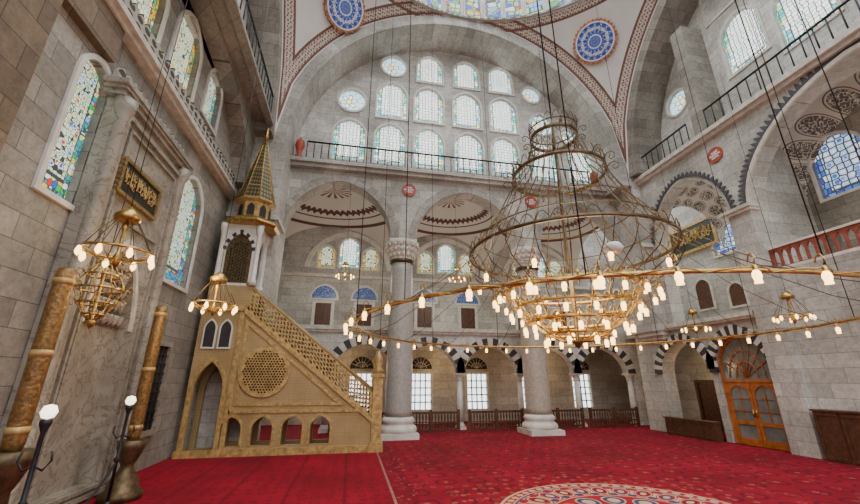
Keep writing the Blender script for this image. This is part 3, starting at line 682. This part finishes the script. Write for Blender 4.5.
def sphere_hit(px,py):
    d=ray(px,py).normalized(); o=CAM-Vector((CX,CY,CZ)); b=o.dot(d); c=o.dot(o)-R2*R2
    t=-b+math.sqrt(b*b-c); return CAM+d*t
for px,py,lab,sd in ((344,8,'blue calligraphy roundel with scalloped red rim, on the pendentive over the pulpit corner',3),(595,42,'blue calligraphy roundel with scalloped red rim, on the pendentive right of the great window wall',9)):
    p=sphere_hit(px,py); n=(Vector((CX,CY,CZ))-p).normalized(); roundel(p+n*.16,n,1.2,lab,sd)
roundel(PY(409,190,17.97),(0,-1,0),.36,'small red roundel between the left and middle arches above the grey column',1,False)
roundel(PY(531,202,17.97),(0,-1,0),.36,'small red roundel between the middle and right arches behind the chandelier',2,False)
roundel(PX(715,155,15.17),(-1,0,0),.36,'small red roundel beside the wide arabesque arch',4,False)
# ------------------------------------------------------------ mihrab
YE=11.35
e=empty('mihrab','tall veined marble prayer niche with carved hood and calligraphy plaque between stained windows','prayer niche',(-5.4,9.7,0))
NI=arch(9.65,.85,.3,3.5,1.9,16,.3)
MB().poly([(8.1,0),(YE,0),(YE,8.3),(8.1,8.3)],[NI],-5.59,-5.3,'X').build('surround',mMarble,e)
MB().poly(arch(9.65,.85,.3,3.5,1.9,16,.3),[],-5.59,-5.54,'X').build('niche_back',mMarble,e)
for y0,y1,z0,z1,w,d in ((8.35,11.15,.05,8.1,.10,-5.22),(8.58,10.95,.2,7.85,.06,-5.24),(8.66,10.75,.2,5.85,.07,-5.23)):
    MB().poly([(y0,z0),(y1,z0),(y1,z1),(y0,z1)],[[(y0+w,z0+w),(y0+w,z1-w),(y1-w,z1-w),(y1-w,z0+w)]],-5.3,d,'X').build('moulding',mMarble,e)
a=curve(9.65,.85,3.5,1.9,16,.3); b=curve(9.65,.95,3.5,2.04,16,.3)
MB().poly(a+b[::-1],[],-5.3,-5.24,'X').build('niche_border',mCream,e)
mb=MB()
for r in range(6):
    z=3.5+r*.3; w=.78*(1-r/6.3)
    for k in range(8-r):
        y=9.65-w+2*w*(k+.5)/(8-r); mb.lathe([(0,0),(.07,.14),(.095,.27),(.095,.31)],(-5.45+.03*r,y,z),6)
mb.build('muqarnas_hood',mMarble,e)
mb=MB().box(-5.6,7.95,8.3,-5.2,YE+.1,8.42).box(-5.6,7.88,8.42,-5.14,YE+.15,8.5).box(-5.6,7.82,8.5,-5.1,YE+.2,8.62)
mb.build('cornice',mMarble,e)
pts=[(7.9,8.62)]+[(7.9+3.5*i/28,9.05 if i%2 else 8.85) for i in range(29)]+[(11.4,8.62)]
MB().poly(pts,[],-5.5,-5.38,'X').build('crest',mFrieze,e)
for y in (8.2,YE-.1): MB().lathe([(.2,0),(.2,.3),(.13,.4),(.13,7.9),(.2,8.05),(.22,8.3)],(-5.27,y,0)).build('colonnette',mMarble,e)
PYc,PZc=9.45,6.72
MB().box(-5.32,PYc-.80,PZc-.36,-5.23,PYc+.80,PZc+.36).build('plaque',simple('dark_green_panel',(.015,.016,.012),.4),e)
def scal(hw,hh,n,m_,amp):
    o=[]
    for i in range(n*2): o.append((PYc-hw+2*hw*i/(n*2),PZc-hh-(amp if i%2 else 0)))
    for i in range(m_*2): o.append((PYc+hw+(amp if i%2 else 0),PZc-hh+2*hh*i/(m_*2)))
    for i in range(n*2): o.append((PYc+hw-2*hw*i/(n*2),PZc+hh+(amp if i%2 else 0)))
    for i in range(m_*2): o.append((PYc-hw-(amp if i%2 else 0),PZc+hh-2*hh*i/(m_*2)))
    return o
MB().poly(scal(.86,.42,14,7,.03),[[(PYc-.79,PZc-.35),(PYc-.79,PZc+.35),(PYc+.79,PZc+.35),(PYc+.79,PZc-.35)]],-5.31,-5.19,'X').build('plaque_frame',simple('dull_gilt',(.26,.18,.07),.45,.4,.4,12),e)
mb=MB()
script(mb,.72,.30,11,.013,lambda u,v:(-5.215,PYc+u,PZc+v)); script(mb,.72,.22,5,.009,lambda u,v:(-5.215,PYc+u,PZc+.12+v*.8))
mb.build('plaque_script',mGoldM,e)
WN[0]+=1; e=empty('window_%d'%WN[0],kind='structure')
MB().poly([(12.2,.9),(13.6,.9),(13.6,3.5),(12.2,3.5)],[[(12.35,1.05),(12.35,3.35),(13.45,3.35),(13.45,1.05)]],-5.59,-5.48,'X').build('window_frame',mMarble,e)
MB().box(-5.59,12.35,1.05,-5.56,13.45,3.35).build('pane',mDarkG,e)
mb=MB()
for k in range(1,5): mb.tube([(-5.53,12.35+1.1*k/5,1.05),(-5.53,12.35+1.1*k/5,3.35)],.015,4)
for k in range(1,9): mb.tube([(-5.53,12.35,1.05+2.3*k/9),(-5.53,13.45,1.05+2.3*k/9)],.015,4)
mb.build('window_grille',mDark,e)
e=empty('hanging_ornament','gilded tiered scrollwork ornament hanging in front of the marble prayer niche','ornament',(-4.6,7.9,3.95))
for r,z in ((.14,.5),(.26,.28),(.36,.02),(.28,-.24),(.16,-.44)):
    MB().lathe([(r-.01,z-.02),(r+.01,z-.02),(r+.01,z+.02),(r-.01,z+.02)],n=32,loop=True).build('tier_ring',mGold,e,False)
for k in range(9):
    a=2*PI*k/9
    MB().tube([(r*cos(a+s),r*sin(a+s),z) for r,z,s in ((.05,.62,0),(.14,.5,.1),(.19,.38,.2),(.26,.28,.1),(.34,.14,0),(.36,.02,.12),(.30,-.12,.2),(.28,-.24,.08),(.2,-.36,0),(.16,-.44,.1),(.03,-.56,0))],.011,5).build('scroll_bar',mGold,e,False)
    for r,z in ((.36,.02),(.26,.28),(.28,-.24)):
        MB().tube([((r+u)*cos(a+.3),(r+u)*sin(a+.3),z+v) for u,v in ((0,0),(.05,.07),(.11,.08),(.15,.03),(.13,-.03),(.09,-.02))],.009,4).build('scroll_arm',mGold,e,False)
MB().lathe([(0,-.7),(.05,-.64),(.08,-.57),(.03,-.5),(.02,.6),(.06,.66),(.02,.74)],n=12).build('stem',mGold,e,False)
MB().tube([(0,0,.72),(0,0,9.5)],.008,4).build('cable',mDark,e,False)
# ------------------------------------------------------------ minbar
Y0,Y1=15.1,16.3
mbE=empty('stepped_pulpit','honey marble stepped pulpit with pierced balustrade, round lattice and tall spire','pulpit',(-2,15.7,0))
sl=lambda x:4.95-(x+4.05)*.785
holes=[arch(-4.75,.46,.12,2.1,.9,14,.35)]+[arch(x,.33,.3,.85,.36,12,.3) for x in (-3.85,-2.85,-1.87,-.93)]
out=[(-5.4,.0),(1.0,.0),(1.0,sl(1.0)-.0),(-4.05,4.95),(-5.4,4.95)]
for y in (Y0,Y1-.14): MB().poly(out,holes,y,y+.14,'Y').build('side_wall',mMinbar,mbE)
mb=MB()
mb.poly([(-4.1,0.02),(-3.95,.02),(-3.95,4.7),(-4.1,4.82)],[],Y0-.05,Y0,'Y')
mb.box(-5.45,Y0-.08,0,1.05,Y0,.22); mb.box(-4.0,Y0-.05,1.32,.55,Y0,1.42)
mb.poly([(-3.95,4.72),(1.0,sl(1.0)-.16),(1.0,sl(1.0)-.02),(-3.95,4.87)],[],Y0-.06,Y0,'Y')
tri=[(-3.85,1.55),(-.15,1.55),(-3.85,4.5)]; tin=[(-3.75,1.65),(-3.75,4.28),(-.45,1.65)]
mb.poly(tri,[tin],Y0-.04,Y0,'Y')
mb.box(-5.45,Y0-.08,4.8,-3.98,Y0,5.0)
a=arch(-4.75,.46,.22,2.1,.9,14,.35); b=arch(-4.75,.6,.22,2.1,1.06,14,.35); mb.poly(a+b[::-1],[],Y0-.05,Y0,'Y')
for x in (-3.85,-2.85,-1.87,-.93):
    a=arch(x,.33,.3,.85,.36,12,.3); b=arch(x,.41,.3,.85,.46,12,.3); mb.poly(a+b[::-1],[],Y0-.04,Y0,'Y')
mb.build('moulding',mGoldM,mbE)
hs=[]
for i in range(40):
    for j in range(5):
        x=-3.97+i*.12; z=sl(x)+.11+j*.152+(.0 if i%2 else .075); s=.052
        hs.append([(x+s*cos(k*PI/3),z+s*1.15*sin(k*PI/3)-.785*s*cos(k*PI/3)) for k in range(6)])
out=[(-4.05,sl(-4.05)),(.85,sl(.85)),(.85,sl(.85)+.9),(-4.05,sl(-4.05)+.9)]
MB().poly(out,hs,Y0,Y0+.08,'Y').build('pierced_balustrade',mGoldM,mbE)
MB().poly(out,hs,Y1-.1,Y1,'Y').build('pierced_balustrade',mBronze,mbE)
for y in (Y0+.05,Y1-.05): MB().tube([(-4.05,y,sl(-4.05)+.93),(.9,y,sl(.9)+.93)],.07,8).build('handrail',mMinbar,mbE)
mb=MB(); n=18
for i in range(n): x=1.0-i*(5.0/n); mb.box(x-5.0/n,Y0+.16,0.0 if i<1 else .2*i,x,Y1-.16,.2*(i+1))
mb.build('stairs',mMarbleW,mbE)
cxm,czm,rm=-3.0,2.68,.8
MB().poly(circ(cxm,czm,rm,40),[],Y0-.02,Y0-.005,'Y').build('medallion_back',mDarkG,mbE)
hs=[]
for i in range(-11,12):
    for j in range(-12,13):
        u=.10*(i+.5*(j%2)); v=.0866*j
        if math.hypot(u,v)<rm-.09: hs.append([(cxm+u+.039*cos(k*PI/3+PI/6),czm+v+.039*sin(k*PI/3+PI/6)) for k in range(6)])
MB().poly(circ(cxm,czm,rm+.06,40),hs,Y0-.08,Y0-.02,'Y').build('lattice_medallion',mGoldM,mbE)
for y in (Y0+.08,Y1-.08):
    MB().box(.85,y-.15,0,1.2,y+.15,2.5).box(.8,y-.2,2.5,1.25,y+.2,2.62).lathe([(.16,2.62),(.19,2.75),(.1,2.85),(.17,3.05),(.13,3.25),(.04,3.4),(0,3.55)],(1.02,y,0)).box(.78,y-.22,0,1.27,y+.22,.3).build('newel_post',mGoldM,mbE)
# kiosk
KX=-4.5
MB().box(-5.3,Y0-.03,5.0,-3.8,Y1,5.75).build('kiosk_base',mMinbar,mbE)
for xx in (-5.0,-4.48):
    o=arch(xx,.17,3.5,4.15,.28,10,.35); MB().poly(o,[],Y0-.05,Y0,'Y').build('arched_panel',mBlack,mbE)
    MB().poly(arch(xx,.22,3.44,4.15,.35,10,.35),[o],Y0-.06,Y0-.01,'Y').build('panel_frame',mMarbleW,mbE)
op=arch(KX,.47,5.85,7.15,.7,14,.35)
for y in (Y0,Y1-.1): MB().poly([(KX-.65,5.75),(KX+.65,5.75),(KX+.65,8.2),(KX-.65,8.2)],[op],y,y+.1,'Y').build('kiosk_arch',mMarbleW,mbE)
for x in (KX-.68,KX+.58): MB().poly([(Y0+.1,5.75),(Y1-.1,5.75),(Y1-.1,8.2),(Y0+.1,8.2)],[arch(15.7,.36,5.85,7.1,.6,12,.35)],x,x+.1,'X').build('kiosk_arch',mMarbleW,mbE)
mb=MB(); a=curve(KX,.47,7.15,.7,13,.35); b=curve(KX,.6,7.15,.86,13,.35)
for i in range(13): mb.poly([a[i],a[i+1],b[i+1],b[i]],[],Y0-.04,Y0,'Y',i%2)
mb.build('striped_kiosk_arch',[mBlack,mMarbleW],mbE)
MB().box(KX-.4,Y0+.35,5.75,KX+.4,Y1-.35,7.7).build('kiosk_back',mDarkG,mbE)
hs=[]
for i in range(-4,5):
    for j in range(13):
        u=.1*i; z=5.95+.13*j+(.065 if i%2 else 0)
        if abs(u)<.40 and z<7.15+.45*(1-abs(u)/.47): hs.append([(KX+u,z-.052),(KX+u+.04,z),(KX+u,z+.052),(KX+u-.04,z)])
MB().poly(op,hs,Y0+.06,Y0+.08,'Y').build('kiosk_lattice',mBronze,mbE)
for x in (KX-.65,KX+.65):
    for y in (Y0,Y1): MB().lathe([(.13,5.75),(.13,5.95),(.08,6.0),(.08,7.75),(.14,7.95),(.14,8.2)],(x,y,0),12).build('kiosk_column',mMarbleW,mbE)
MB().lathe([(1.0,8.2),(1.1,8.3),(1.06,8.4),(.9,8.5),(.72,8.6)],(SX,15.7,0),8,sm=False,ph=PI/8).build('eaves',mGold,mbE)
MB().lathe([(.63,8.6),(.63,9.25),(.78,9.35),(.78,9.42)],(SX,15.7,0),8,sm=False,ph=PI/8).build('drum',mGoldM,mbE)
mb=MB()
for k in range(8):
    t=2*PI*k/8; q=Vector((SX+.592*cos(t),15.7+.592*sin(t),0)); tx=Vector((-sin(t),cos(t),0)); nn=Vector((cos(t),sin(t),0))
    vs=[mb.bm.verts.new(q+tx*u+nn*.01+Vector((0,0,z))) for u,z in arch(0,.14,8.66,8.98,.2,8,.3)]; mb.f(vs)
mb.build('drum_niche',mDarkG,mbE)
SP=((.77,9.42),(.61,10.0),(.41,10.9),(.19,11.9),(.04,12.65))
MB().lathe(SP,(SX,15.7,0),8,sm=False,ph=PI/8).build('spire',mSpire,mbE)
for k in range(8):
    t=2*PI*k/8+PI/8; MB().tube([(SX+(r+.008)*cos(t),15.7+(r+.008)*sin(t),z) for r,z in SP],.015,5).build('spire_rib',mGold,mbE)
for r,z in ((.61,10.0),(.41,10.9)): MB().lathe([(r-.01,z-.04),(r+.03,z),(r-.03,z+.05)],(SX,15.7,0),8,sm=False,ph=PI/8,loop=True).build('spire_band',mGoldM,mbE)
MB().lathe([(.05,12.55),(.11,12.7),(.045,12.8),(.09,12.9),(.03,12.98),(.06,13.08),(0,13.35)],(SX,15.7,0),12).build('finial',mGold,mbE)
# ------------------------------------------------------------ giant candles
def candle(x,y,z0,z1,r,lab):
    e=empty('giant_candle',lab,'candle',(x,y,0),'giant gilt candles by the prayer niche')
    MB().lathe([(.38,0),(.4,.12),(.3,.2),(.26,.4),(.15,.55),(.12,z0-.5),(.17,z0-.4),(.26,z0-.15),(.27,z0)],n=20).build('stand',mBronze,e,False)
    MB().lathe([(r*.86,z0),(r,z0+.1),(r*1.0,z1-.12),(r*.92,z1)],n=20).build('candle',mCandle,e,False)
    for z in (z0+.25,(z0+z1)/2,z1-.2): MB().lathe([(r*1.0,z-.05),(r*1.1,z),(r*1.0,z+.05)],n=20).build('gilt_band',mGoldM,e,False)
candle(-4.39,6.67,1.5,4.02,.125,'giant patterned gilt candle at the left edge, on a bronze stand')
candle(-4.62,10.4,1.15,4.1,.13,'giant patterned gilt candle on a bronze stand between prayer niche and pulpit')
def lamppost(x,y,lab,src=[None]):
    if src[0] is None:
        e=empty('globe_lamp_post',lab,'lamp',(x,y,0),'black globe lamp posts'); src[0]=e
        MB().lathe([(.18,0),(.18,.06),(.09,.14),(.05,.3),(.035,.4)],n=16).build('base',mDark,e,False)
        MB().lathe([(.026,.4),(.026,1.0),(.06,1.05),(.026,1.1),(.024,1.8),(.06,1.9),(.06,1.95)],n=12).build('post',mDark,e,False)
        mb=MB()
        for s in (-1,1): mb.tube([(0,0,1.45),(s*.1,0,1.4),(s*.17,0,1.5),(s*.15,0,1.6)],.013,5)
        mb.build('scroll_bracket',mDark,e,False)
        MB().lathe([(0,1.95),(.06,1.97),(.085,2.03),(.06,2.1),(0,2.12)],n=16).build('globe',mGlobe,e,False)
    else: dup(src[0],(x,y,0),lab)
lamppost(-3.55,5.8,'black lamp post with white globe beside the leftmost giant candle')
lamppost(-4.0,8.6,'black lamp post with white globe in front of the prayer niche')
tag(MB().tube([(-3.57-.4*t,5.9+2.6*t,1.0-.45*sin(PI*t)) for t in [i/16 for i in range(17)]],.018,6).build('barrier_rope',mDark),'dark rope slung between the two globe lamp posts','rope')
# ------------------------------------------------------------ great chandelier
K=Vector((4.55,7.3,0)); R0=4.5; ZO=3.40
ch=empty('great_chandelier','huge gilded iron chandelier with bell shaped cage and wide lamp ring','chandelier',K)
def bandring(r,z,h,t,name,mat,n=72):
    MB().lathe([(r-t,z-h/2),(r+t,z-h/2),(r+t,z+h/2),(r-t,z+h/2)],n=n,loop=True).build(name,mat,ch,False)
bandring(R0,ZO,.045,.013,'outer_ring',mGold,120)
bandring(2.15,5.05,.06,.018,'bell_ring',mBronze)
for r,z in ((1.86,5.45),(1.5,5.95)): bandring(r,z,.02,.008,'cage_ring',mBronze)
bandring(1.05,7.0,.08,.018,'shoulder_ring',mBronze)
bandring(.55,8.05,.09,.018,'crown_ring',mBronze,40)
bandring(.57,8.25,.03,.010,'crown_ring',mBronze,40)
bandring(1.4,4.2,.07,.02,'basket_ring',mGold)
bandring(1.2,3.85,.05,.015,'basket_ring',mGold)
bandring(.95,3.55,.07,.02,'basket_ring',mGold)
bandring(.6,3.3,.06,.018,'basket_ring',mGold,40)
for r,z,n,h,mm_ in ((1.05,7.05,30,.22,mBronze),(.57,8.26,18,.2,mBronze),(2.15,5.09,48,.16,mBronze),(1.4,4.24,36,.16,mGold),(.95,3.59,26,.14,mGold)):
    MB().tube([(r*cos(2*PI*i/(n*6)),r*sin(2*PI*i/(n*6)),z+h*abs(sin(PI*i/6))) for i in range(n*6)],.010,4,True).build('scroll_cresting',mm_,ch,False)
rib=MB().tube([(.55,0,8.05),(.57,0,7.75),(.70,0,7.35),(1.05,0,7.0),(1.1,0,6.75),(1.24,0,6.45),(1.5,0,5.95),(1.86,0,5.45),(2.15,0,5.05),(2.2,0,4.85),(2.05,0,4.6),(1.75,0,4.4),(1.4,0,4.2)],.012,5).build('cage_rib',mBronze,ch,False)
rb2=MB().tube([(1.4,0,4.2),(1.25,0,4.0),(1.2,0,3.85),(.95,0,3.55),(.6,0,3.3),(.3,0,3.15),(0.05,0,3.12)],.012,5).build('basket_rib',mGold,ch,False)
for k in range(1,24):
    for q in (rib,rb2):
        o=q.copy(); C.objects.link(o); o.parent=ch; o.rotation_euler=(0,0,2*PI*k/24)
MB().lathe([(.0,3.0),(.06,3.05),(.1,3.14),(.04,3.2),(.025,7.7),(.06,7.9),(.03,8.1),(.025,8.6)],n=10).build('central_stem',mBronze,ch,False)
for k in range(8):
    t=2*PI*k/8+.2; MB().tube([(.55*cos(t),.55*sin(t),8.1),(.3*cos(t),.3*sin(t),8.3),(.03*cos(t),.03*sin(t),8.45)],.010,4).build('crown_strut',mBronze,ch,False)
MB().tube([(0,0,8.5),(0,0,25)],.02,5).build('hanging_chain',mDark,ch,False)
w=MB().tube([(R0,0,ZO),(R0,0,25)],.008,4).build('suspension_wire',mDark,ch,False)
for k in range(1,12):
    o=w.copy(); C.objects.link(o); o.parent=ch; o.rotation_euler=(0,0,2*PI*k/12)
sp=MB().tube([(2.15,0,5.05),(3.0,0,4.25),(3.9,0,3.65),(R0,0,ZO)],.007,4).build('ring_stay',mBronze,ch,False)
for k in range(1,16):
    o=sp.copy(); C.objects.link(o); o.parent=ch; o.rotation_euler=(0,0,2*PI*k/16)
SCR=[(0,0),(.07,.09),(.16,.11),(.23,.05),(.22,-.05),(.15,-.08),(.11,-.02),(.15,.03)]
for r0_,z0_,s_,num,mm_ in ((1.42,4.1,1.3,20,mGold),(.58,8.05,.8,12,mBronze),(1.07,7.0,1.0,16,mBronze)):
    scr=MB().tube([(r0_+a*s_,0,z0_+b*s_) for a,b in SCR],.012,5).build('scroll_arm',mm_,ch,False)
    scr.rotation_euler=(0,0,PI/num)
    for k in range(1,num):
        o=scr.copy(); C.objects.link(o); o.parent=ch; o.rotation_euler=(0,0,2*PI*(k+.5)/num)
MB().lathe([(0,-.1),(.11,-.08),(.16,0),(.11,.08),(0,.1)],(-.35,-1.95,4.5),18).build('oval_ornament',mWhite,ch,False)
MB().tube([(-.35,-1.95,4.58),(-.35,-2.12,5.05)],.01,4).build('ornament_hook',mDark,ch,False)
NL=44
MB().tube([((R0+.2*abs(sin(NL/2*2*PI*i/(NL*8))))*cos(2*PI*i/(NL*8)),(R0+.2*abs(sin(NL/2*2*PI*i/(NL*8))))*sin(2*PI*i/(NL*8)),ZO-.02) for i in range(NL*8)],.008,4,True).build('scalloped_arm',mGold,ch,False)
lh=MB().tube([(-.06,0,.05),(-.04,0,.10),(0,0,.115),(.025,0,.06),(0,0,0)],.008,5).lathe([(.016,.0),(.024,-.015),(.024,-.045),(.03,-.055)],(0,0,0),10).build('lamp_bracket',mGold,ch,False)
bl=MB().lathe([(.020,-.055),(.034,-.08),(.038,-.11),(.028,-.15),(.034,-.175),(.0,-.17)],(0,0,0),12).build('bulb',mBulb,lh,False)
first=True
for (r,z,n,ph) in ((R0+.2,ZO,NL,PI/NL),(2.0,4.5,10,.1),(1.65,4.1,20,0),(1.32,3.8,16,.13),(1.05,3.5,14,.2),(.66,3.27,8,0)):
    for k in range(n):
        a=2*PI*k/n+ph
        if first: o=lh; first=False
        else:
            o=lh.copy(); C.objects.link(o); o.parent=ch; q=bl.copy(); C.objects.link(q); q.parent=o
        o.location=(r*cos(a),r*sin(a),z); o.rotation_euler=(0,0,a); s=1.0 if r>3 else 1.25; o.scale=(s,s,s)
# ------------------------------------------------------------ small chandeliers
SC=[None]
def smallch(x,y,z,lab,top=0):
    if SC[0] is None:
        e=empty('small_chandelier',lab,'chandelier',(x,y,z),'small hanging ring chandeliers'); SC[0]=e
        MB().lathe([(.42,-.02),(.44,-.02),(.44,.02),(.42,.02)],n=32,loop=True).build('ring',mGold,e,False)
        MB().lathe([(.14,.5),(.16,.5),(.18,.58),(.09,.68),(.02,.75)],n=16).build('crown',mGold,e,False)
        MB().lathe([(0,-.25),(.04,-.2),(.07,-.1),(.03,0),(.025,.3),(.05,.4),(.02,.5)],n=10).build('stem',mGold,e,False)
        for k in range(8):
            a=2*PI*k/8; MB().tube([(.43*cos(a),.43*sin(a),0),(.28*cos(a),.28*sin(a),.3),(.15*cos(a),.15*sin(a),.5)],.007,4).build('chain',mBronze,e,False)
            MB().tube([(0,0,-.1),(.2*cos(a),.2*sin(a),-.14),(.43*cos(a),.43*sin(a),0)],.009,4).build('arm',mGold,e,False)
            MB().lathe([(.016,-.02),(.03,-.05),(.042,-.1),(.03,-.14),(0,-.17)],(.45*cos(a),.45*sin(a),0),10).build('bulb',mBulb,e,False)
        MB().tube([(0,0,.7),(0,0,top)],.007,4).build('cable',mDark,e,False)
    else: dup(SC[0],(x,y,z),lab)
smallch(-3.5,6.2,4.2,'small gilded ring chandelier hanging before the prayer niche',9)
smallch(-3.0,9.0,3.95,'small gilded ring chandelier hanging just left of the pulpit')
smallch(12.7,9.0,4.2,'small gilded ring chandelier hanging before the pier at the right')
smallch(12.8,12.5,4.3,'small gilded ring chandelier hanging in front of the orange door')
p=PY(345,275,20.0); smallch(p.x,20.0,p.z,'small gilded ring chandelier hanging in the aisle bay behind the pulpit')
p=PY(457,278,20.0); smallch(p.x,20.0,p.z,'small gilded ring chandelier hanging in the middle aisle bay')
# ------------------------------------------------------------ door
e=empty('door_1',kind='structure',loc=(15.4,DC,0))
def off(g): bmesh.ops.translate(g.bm,verts=g.bm.verts,vec=-e.location); return g
MB().poly(arch(DC,DW-.01,0.01,2.85,1.28,18),[[(DC-1.0,.12),(DC-1.0,2.3),(DC+1.0,2.3),(DC+1.0,.12)],arch(DC,1.02,2.42,2.85,1.17,18)],15.3,15.45,'X').build('door_frame',mWoodO,e)
for s in (-1,1):
    y=DC+s*.5; hs=[[(y-.38,.25),(y-.38,.75),(y+.38,.75),(y+.38,.25)],arch(y,.39,.88,1.8,.38,10)]
    lf=MB().poly([(y-.49,.13),(y+.49,.13),(y+.49,2.29),(y-.49,2.29)],hs,15.32,15.4,'X').build('door_leaf',mWoodO,e)
    for h_ in hs: off(MB().poly(h_,[],15.36,15.38,'X')).build('glass',mGlass,lf,False)
    off(MB().box(15.33,y-.015,.88,15.36,y+.015,2.15)).build('glazing_bar',mWoodO,lf,False)
    for zz in (1.25,1.7): off(MB().box(15.33,y-.39,zz-.015,15.36,y+.39,zz+.015)).build('glazing_bar',mWoodO,lf,False)
    off(MB().lathe([(.03,0),(.03,.25)],(15.28,DC+s*.06,1.05),8)).build('door_handle',mGold,lf,False)
MB().poly(arch(DC,1.02,2.42,2.85,1.17,18),[],15.37,15.39,'X').build('fanlight_glass',mGlass,e)
mb=MB()
for k in range(1,8): t=PI*k/8; mb.tube([(15.34,DC,2.5),(15.34,DC+.98*cos(t),2.6+1.33*sin(t))],.02,5)
for q in (.45,.75): mb.tube([(15.34,DC+q*.98*cos(PI*i/12),2.5+q*1.35*sin(PI*i/12)) for i in range(13)],.022,5)
mb.build('fanlight_bar',mWoodO,e)
def cabinet(name,x0,y0,x1,y1,z1,lab,n):
    e=empty(name,lab,'cabinet',((x0+x1)/2,(y0+y1)/2,0))
    MB().box(x0+.03,y0,0,x1,y1,z1-.05).build('body',mWood,e)
    MB().box(x0-.03,y0-.04,z1-.05,x1,y1+.04,z1).build('top',mWood,e)
    for k in range(n):
        a=y0+(y1-y0)*k/n; b2=y0+(y1-y0)*(k+1)/n
        MB().poly([(a+.03,.06),(b2-.03,.06),(b2-.03,z1-.1),(a+.03,z1-.1)],[[(a+.1,.14),(a+.1,z1-.18),(b2-.1,z1-.18),(b2-.1,.14)]],x0,x0+.03,'X').build('door_panel',mWood,e)
cabinet('low_wooden_cabinet',14.75,14.6,15.15,17.2,.75,'low dark walnut cabinet in front of the striped bay left of the orange door',5)
cabinet('panelled_wooden_cabinet',14.75,8.6,15.15,10.75,1.5,'tall dark walnut panelled cabinet beside the pier at the right edge',3)
e=empty('bay_door','dark walnut panelled door at the back of the striped bay','door',(18.1,17.6,0))
MB().box(18.08,16.9,0,18.18,18.3,2.3).build('panel',mWood,e)
MB().poly([(16.8,0),(18.4,0),(18.4,2.4),(16.8,2.4)],[[(16.95,.05),(16.95,2.25),(18.25,2.25),(18.25,.05)]],18.0,18.1,'X').build('frame',mWood,e)
for px,py,w,h in ((705,294,.95,1.7),(738,294,.8,1.2)):
    p=PX(px,py,20); WN[0]+=1; e=empty('window_%d'%WN[0],kind='structure')
    inn=arch(p.y,w/2,p.z-h/2,p.z+h/2-w/2,w/2,10); MB().poly(arch(p.y,w/2+.12,p.z-h/2-.1,p.z+h/2-w/2,w/2+.12,10),[inn],19.9,20,'X').build('window_frame',mCream,e)
    MB().poly(inn,[],19.95,19.99,'X').build('shutter',mWood,e)
e=empty('framed_inscription','dark green panel with gold script on the wall inside the smaller arabesque arch','sign',PX(692,238,19.9))
MB().box(-.06,-1.5,-.72,.06,1.5,.72).build('panel',simple('deep_green_panel',(.02,.026,.014),.4),e,False)
MB().poly([(-1.65,-.87),(1.65,-.87),(1.65,.87),(-1.65,.87)],[[(-1.48,-.7),(-1.48,.7),(1.48,.7),(1.48,-.7)]],-.1,.06,'X').build('panel_frame',mGoldM,e,False)
mb=MB(); script(mb,1.35,.6,31,.03,lambda u,v:(-.08,-u,v)); script(mb,1.3,.4,33,.02,lambda u,v:(-.08,-u,v+.2)); mb.build('script',mGold,e,False)
e=empty('balcony_parapet','carved red and white balcony parapet inside the wide arabesque arch','parapet',(15.3,6.9,6.2))
hs=[]
for k in range(28):
    y=2.95+k*.285; hs.append(arch(y+.14,.112,6.36,6.75,.22,6,.4))
MB().poly([(2.82,6.21),(10.98,6.21),(10.98,7.05),(2.82,7.05)],hs,15.25,15.35,'X').build('pierced_panel',mRedS,e)
MB().box(15.2,2.82,7.05,15.42,10.98,7.13).build('handrail',mMarbleW,e)
MB().box(15.2,2.82,6.21,15.25,10.98,6.32).build('base_band',mMarbleW,e)
# ------------------------------------------------------------ low wooden balustrades
WB=[None]
def wbal(x,lab,w=2.9):
    if WB[0] is None:
        e=empty('wooden_balustrade',lab,'balustrade',(x,20.0,0),'low wooden balustrades along the aisle'); WB[0]=e
        MB().box(-w/2,-.05,.82,w/2,.05,.92).build('top_rail',mWood,e,False); MB().box(-w/2,-.04,.08,w/2,.04,.18).build('lower_rail',mWood,e,False)
        for s in (-1,0,1): MB().box(s*(w/2-.04)-.06,-.06,0,s*(w/2-.04)+.06,.06,1.0).build('post',mWood,e,False)
        for k in range(18):
            u=-w/2+w*(k+.7)/18.4; MB().lathe([(.035,.18),(.05,.32),(.025,.46),(.05,.66),(.035,.82)],(u,0,0),8).build('baluster',mWood,e,False)
        MB().box(-w/2+.05,.14,.3,w/2-.05,.4,.36).build('bench_seat',mWood,e,False)
    else: dup(WB[0],(x,20.0,0),lab)
for i,x in enumerate((.6,4.0,7.4,10.8,14.1)): wbal(x,'low dark wooden balustrade between the small columns, %s from the left'%ordn[i])
# ------------------------------------------------------------ light
wd=bpy.data.worlds.new('daylight'); S.world=wd; wd.use_nodes=True; nt=wd.node_tree
bg=nt.nodes['Background']
zz=nd(nt,'SeparateXYZ',{0:nd(nt,'TexCoord').outputs['Generated']}).outputs[2]
st=nd(nt,'MapRange',{0:zz,1:.15,2:.75,3:.66,4:4.2}).outputs[0]
bg.inputs[0].default_value=(.96,.98,1,1); nt.links.new(st,bg.inputs[1])
def point(loc,en,col=(1,.9,.76),r=.6):
    l=bpy.data.lights.new('light','POINT'); l.energy=en; l.color=col; l.shadow_soft_size=r; o=bpy.data.objects.new('light',l); C.objects.link(o); o.location=loc
for x in (-1,5.6,12.2): point((x,21.0,7.8),135); point((x,22.6,3.2),75,(1,.68,.34),.3)
point((16.9,6.9,8.4),120); point((17.8,14,7.5),150); point((4.55,7.3,4.6),460,(1,.74,.40),1.0); point((-3.2,8.5,4.5),120,(1,.70,.36),.5)
point((16.9,16.6,3.0),45,(1,.72,.40),.3)
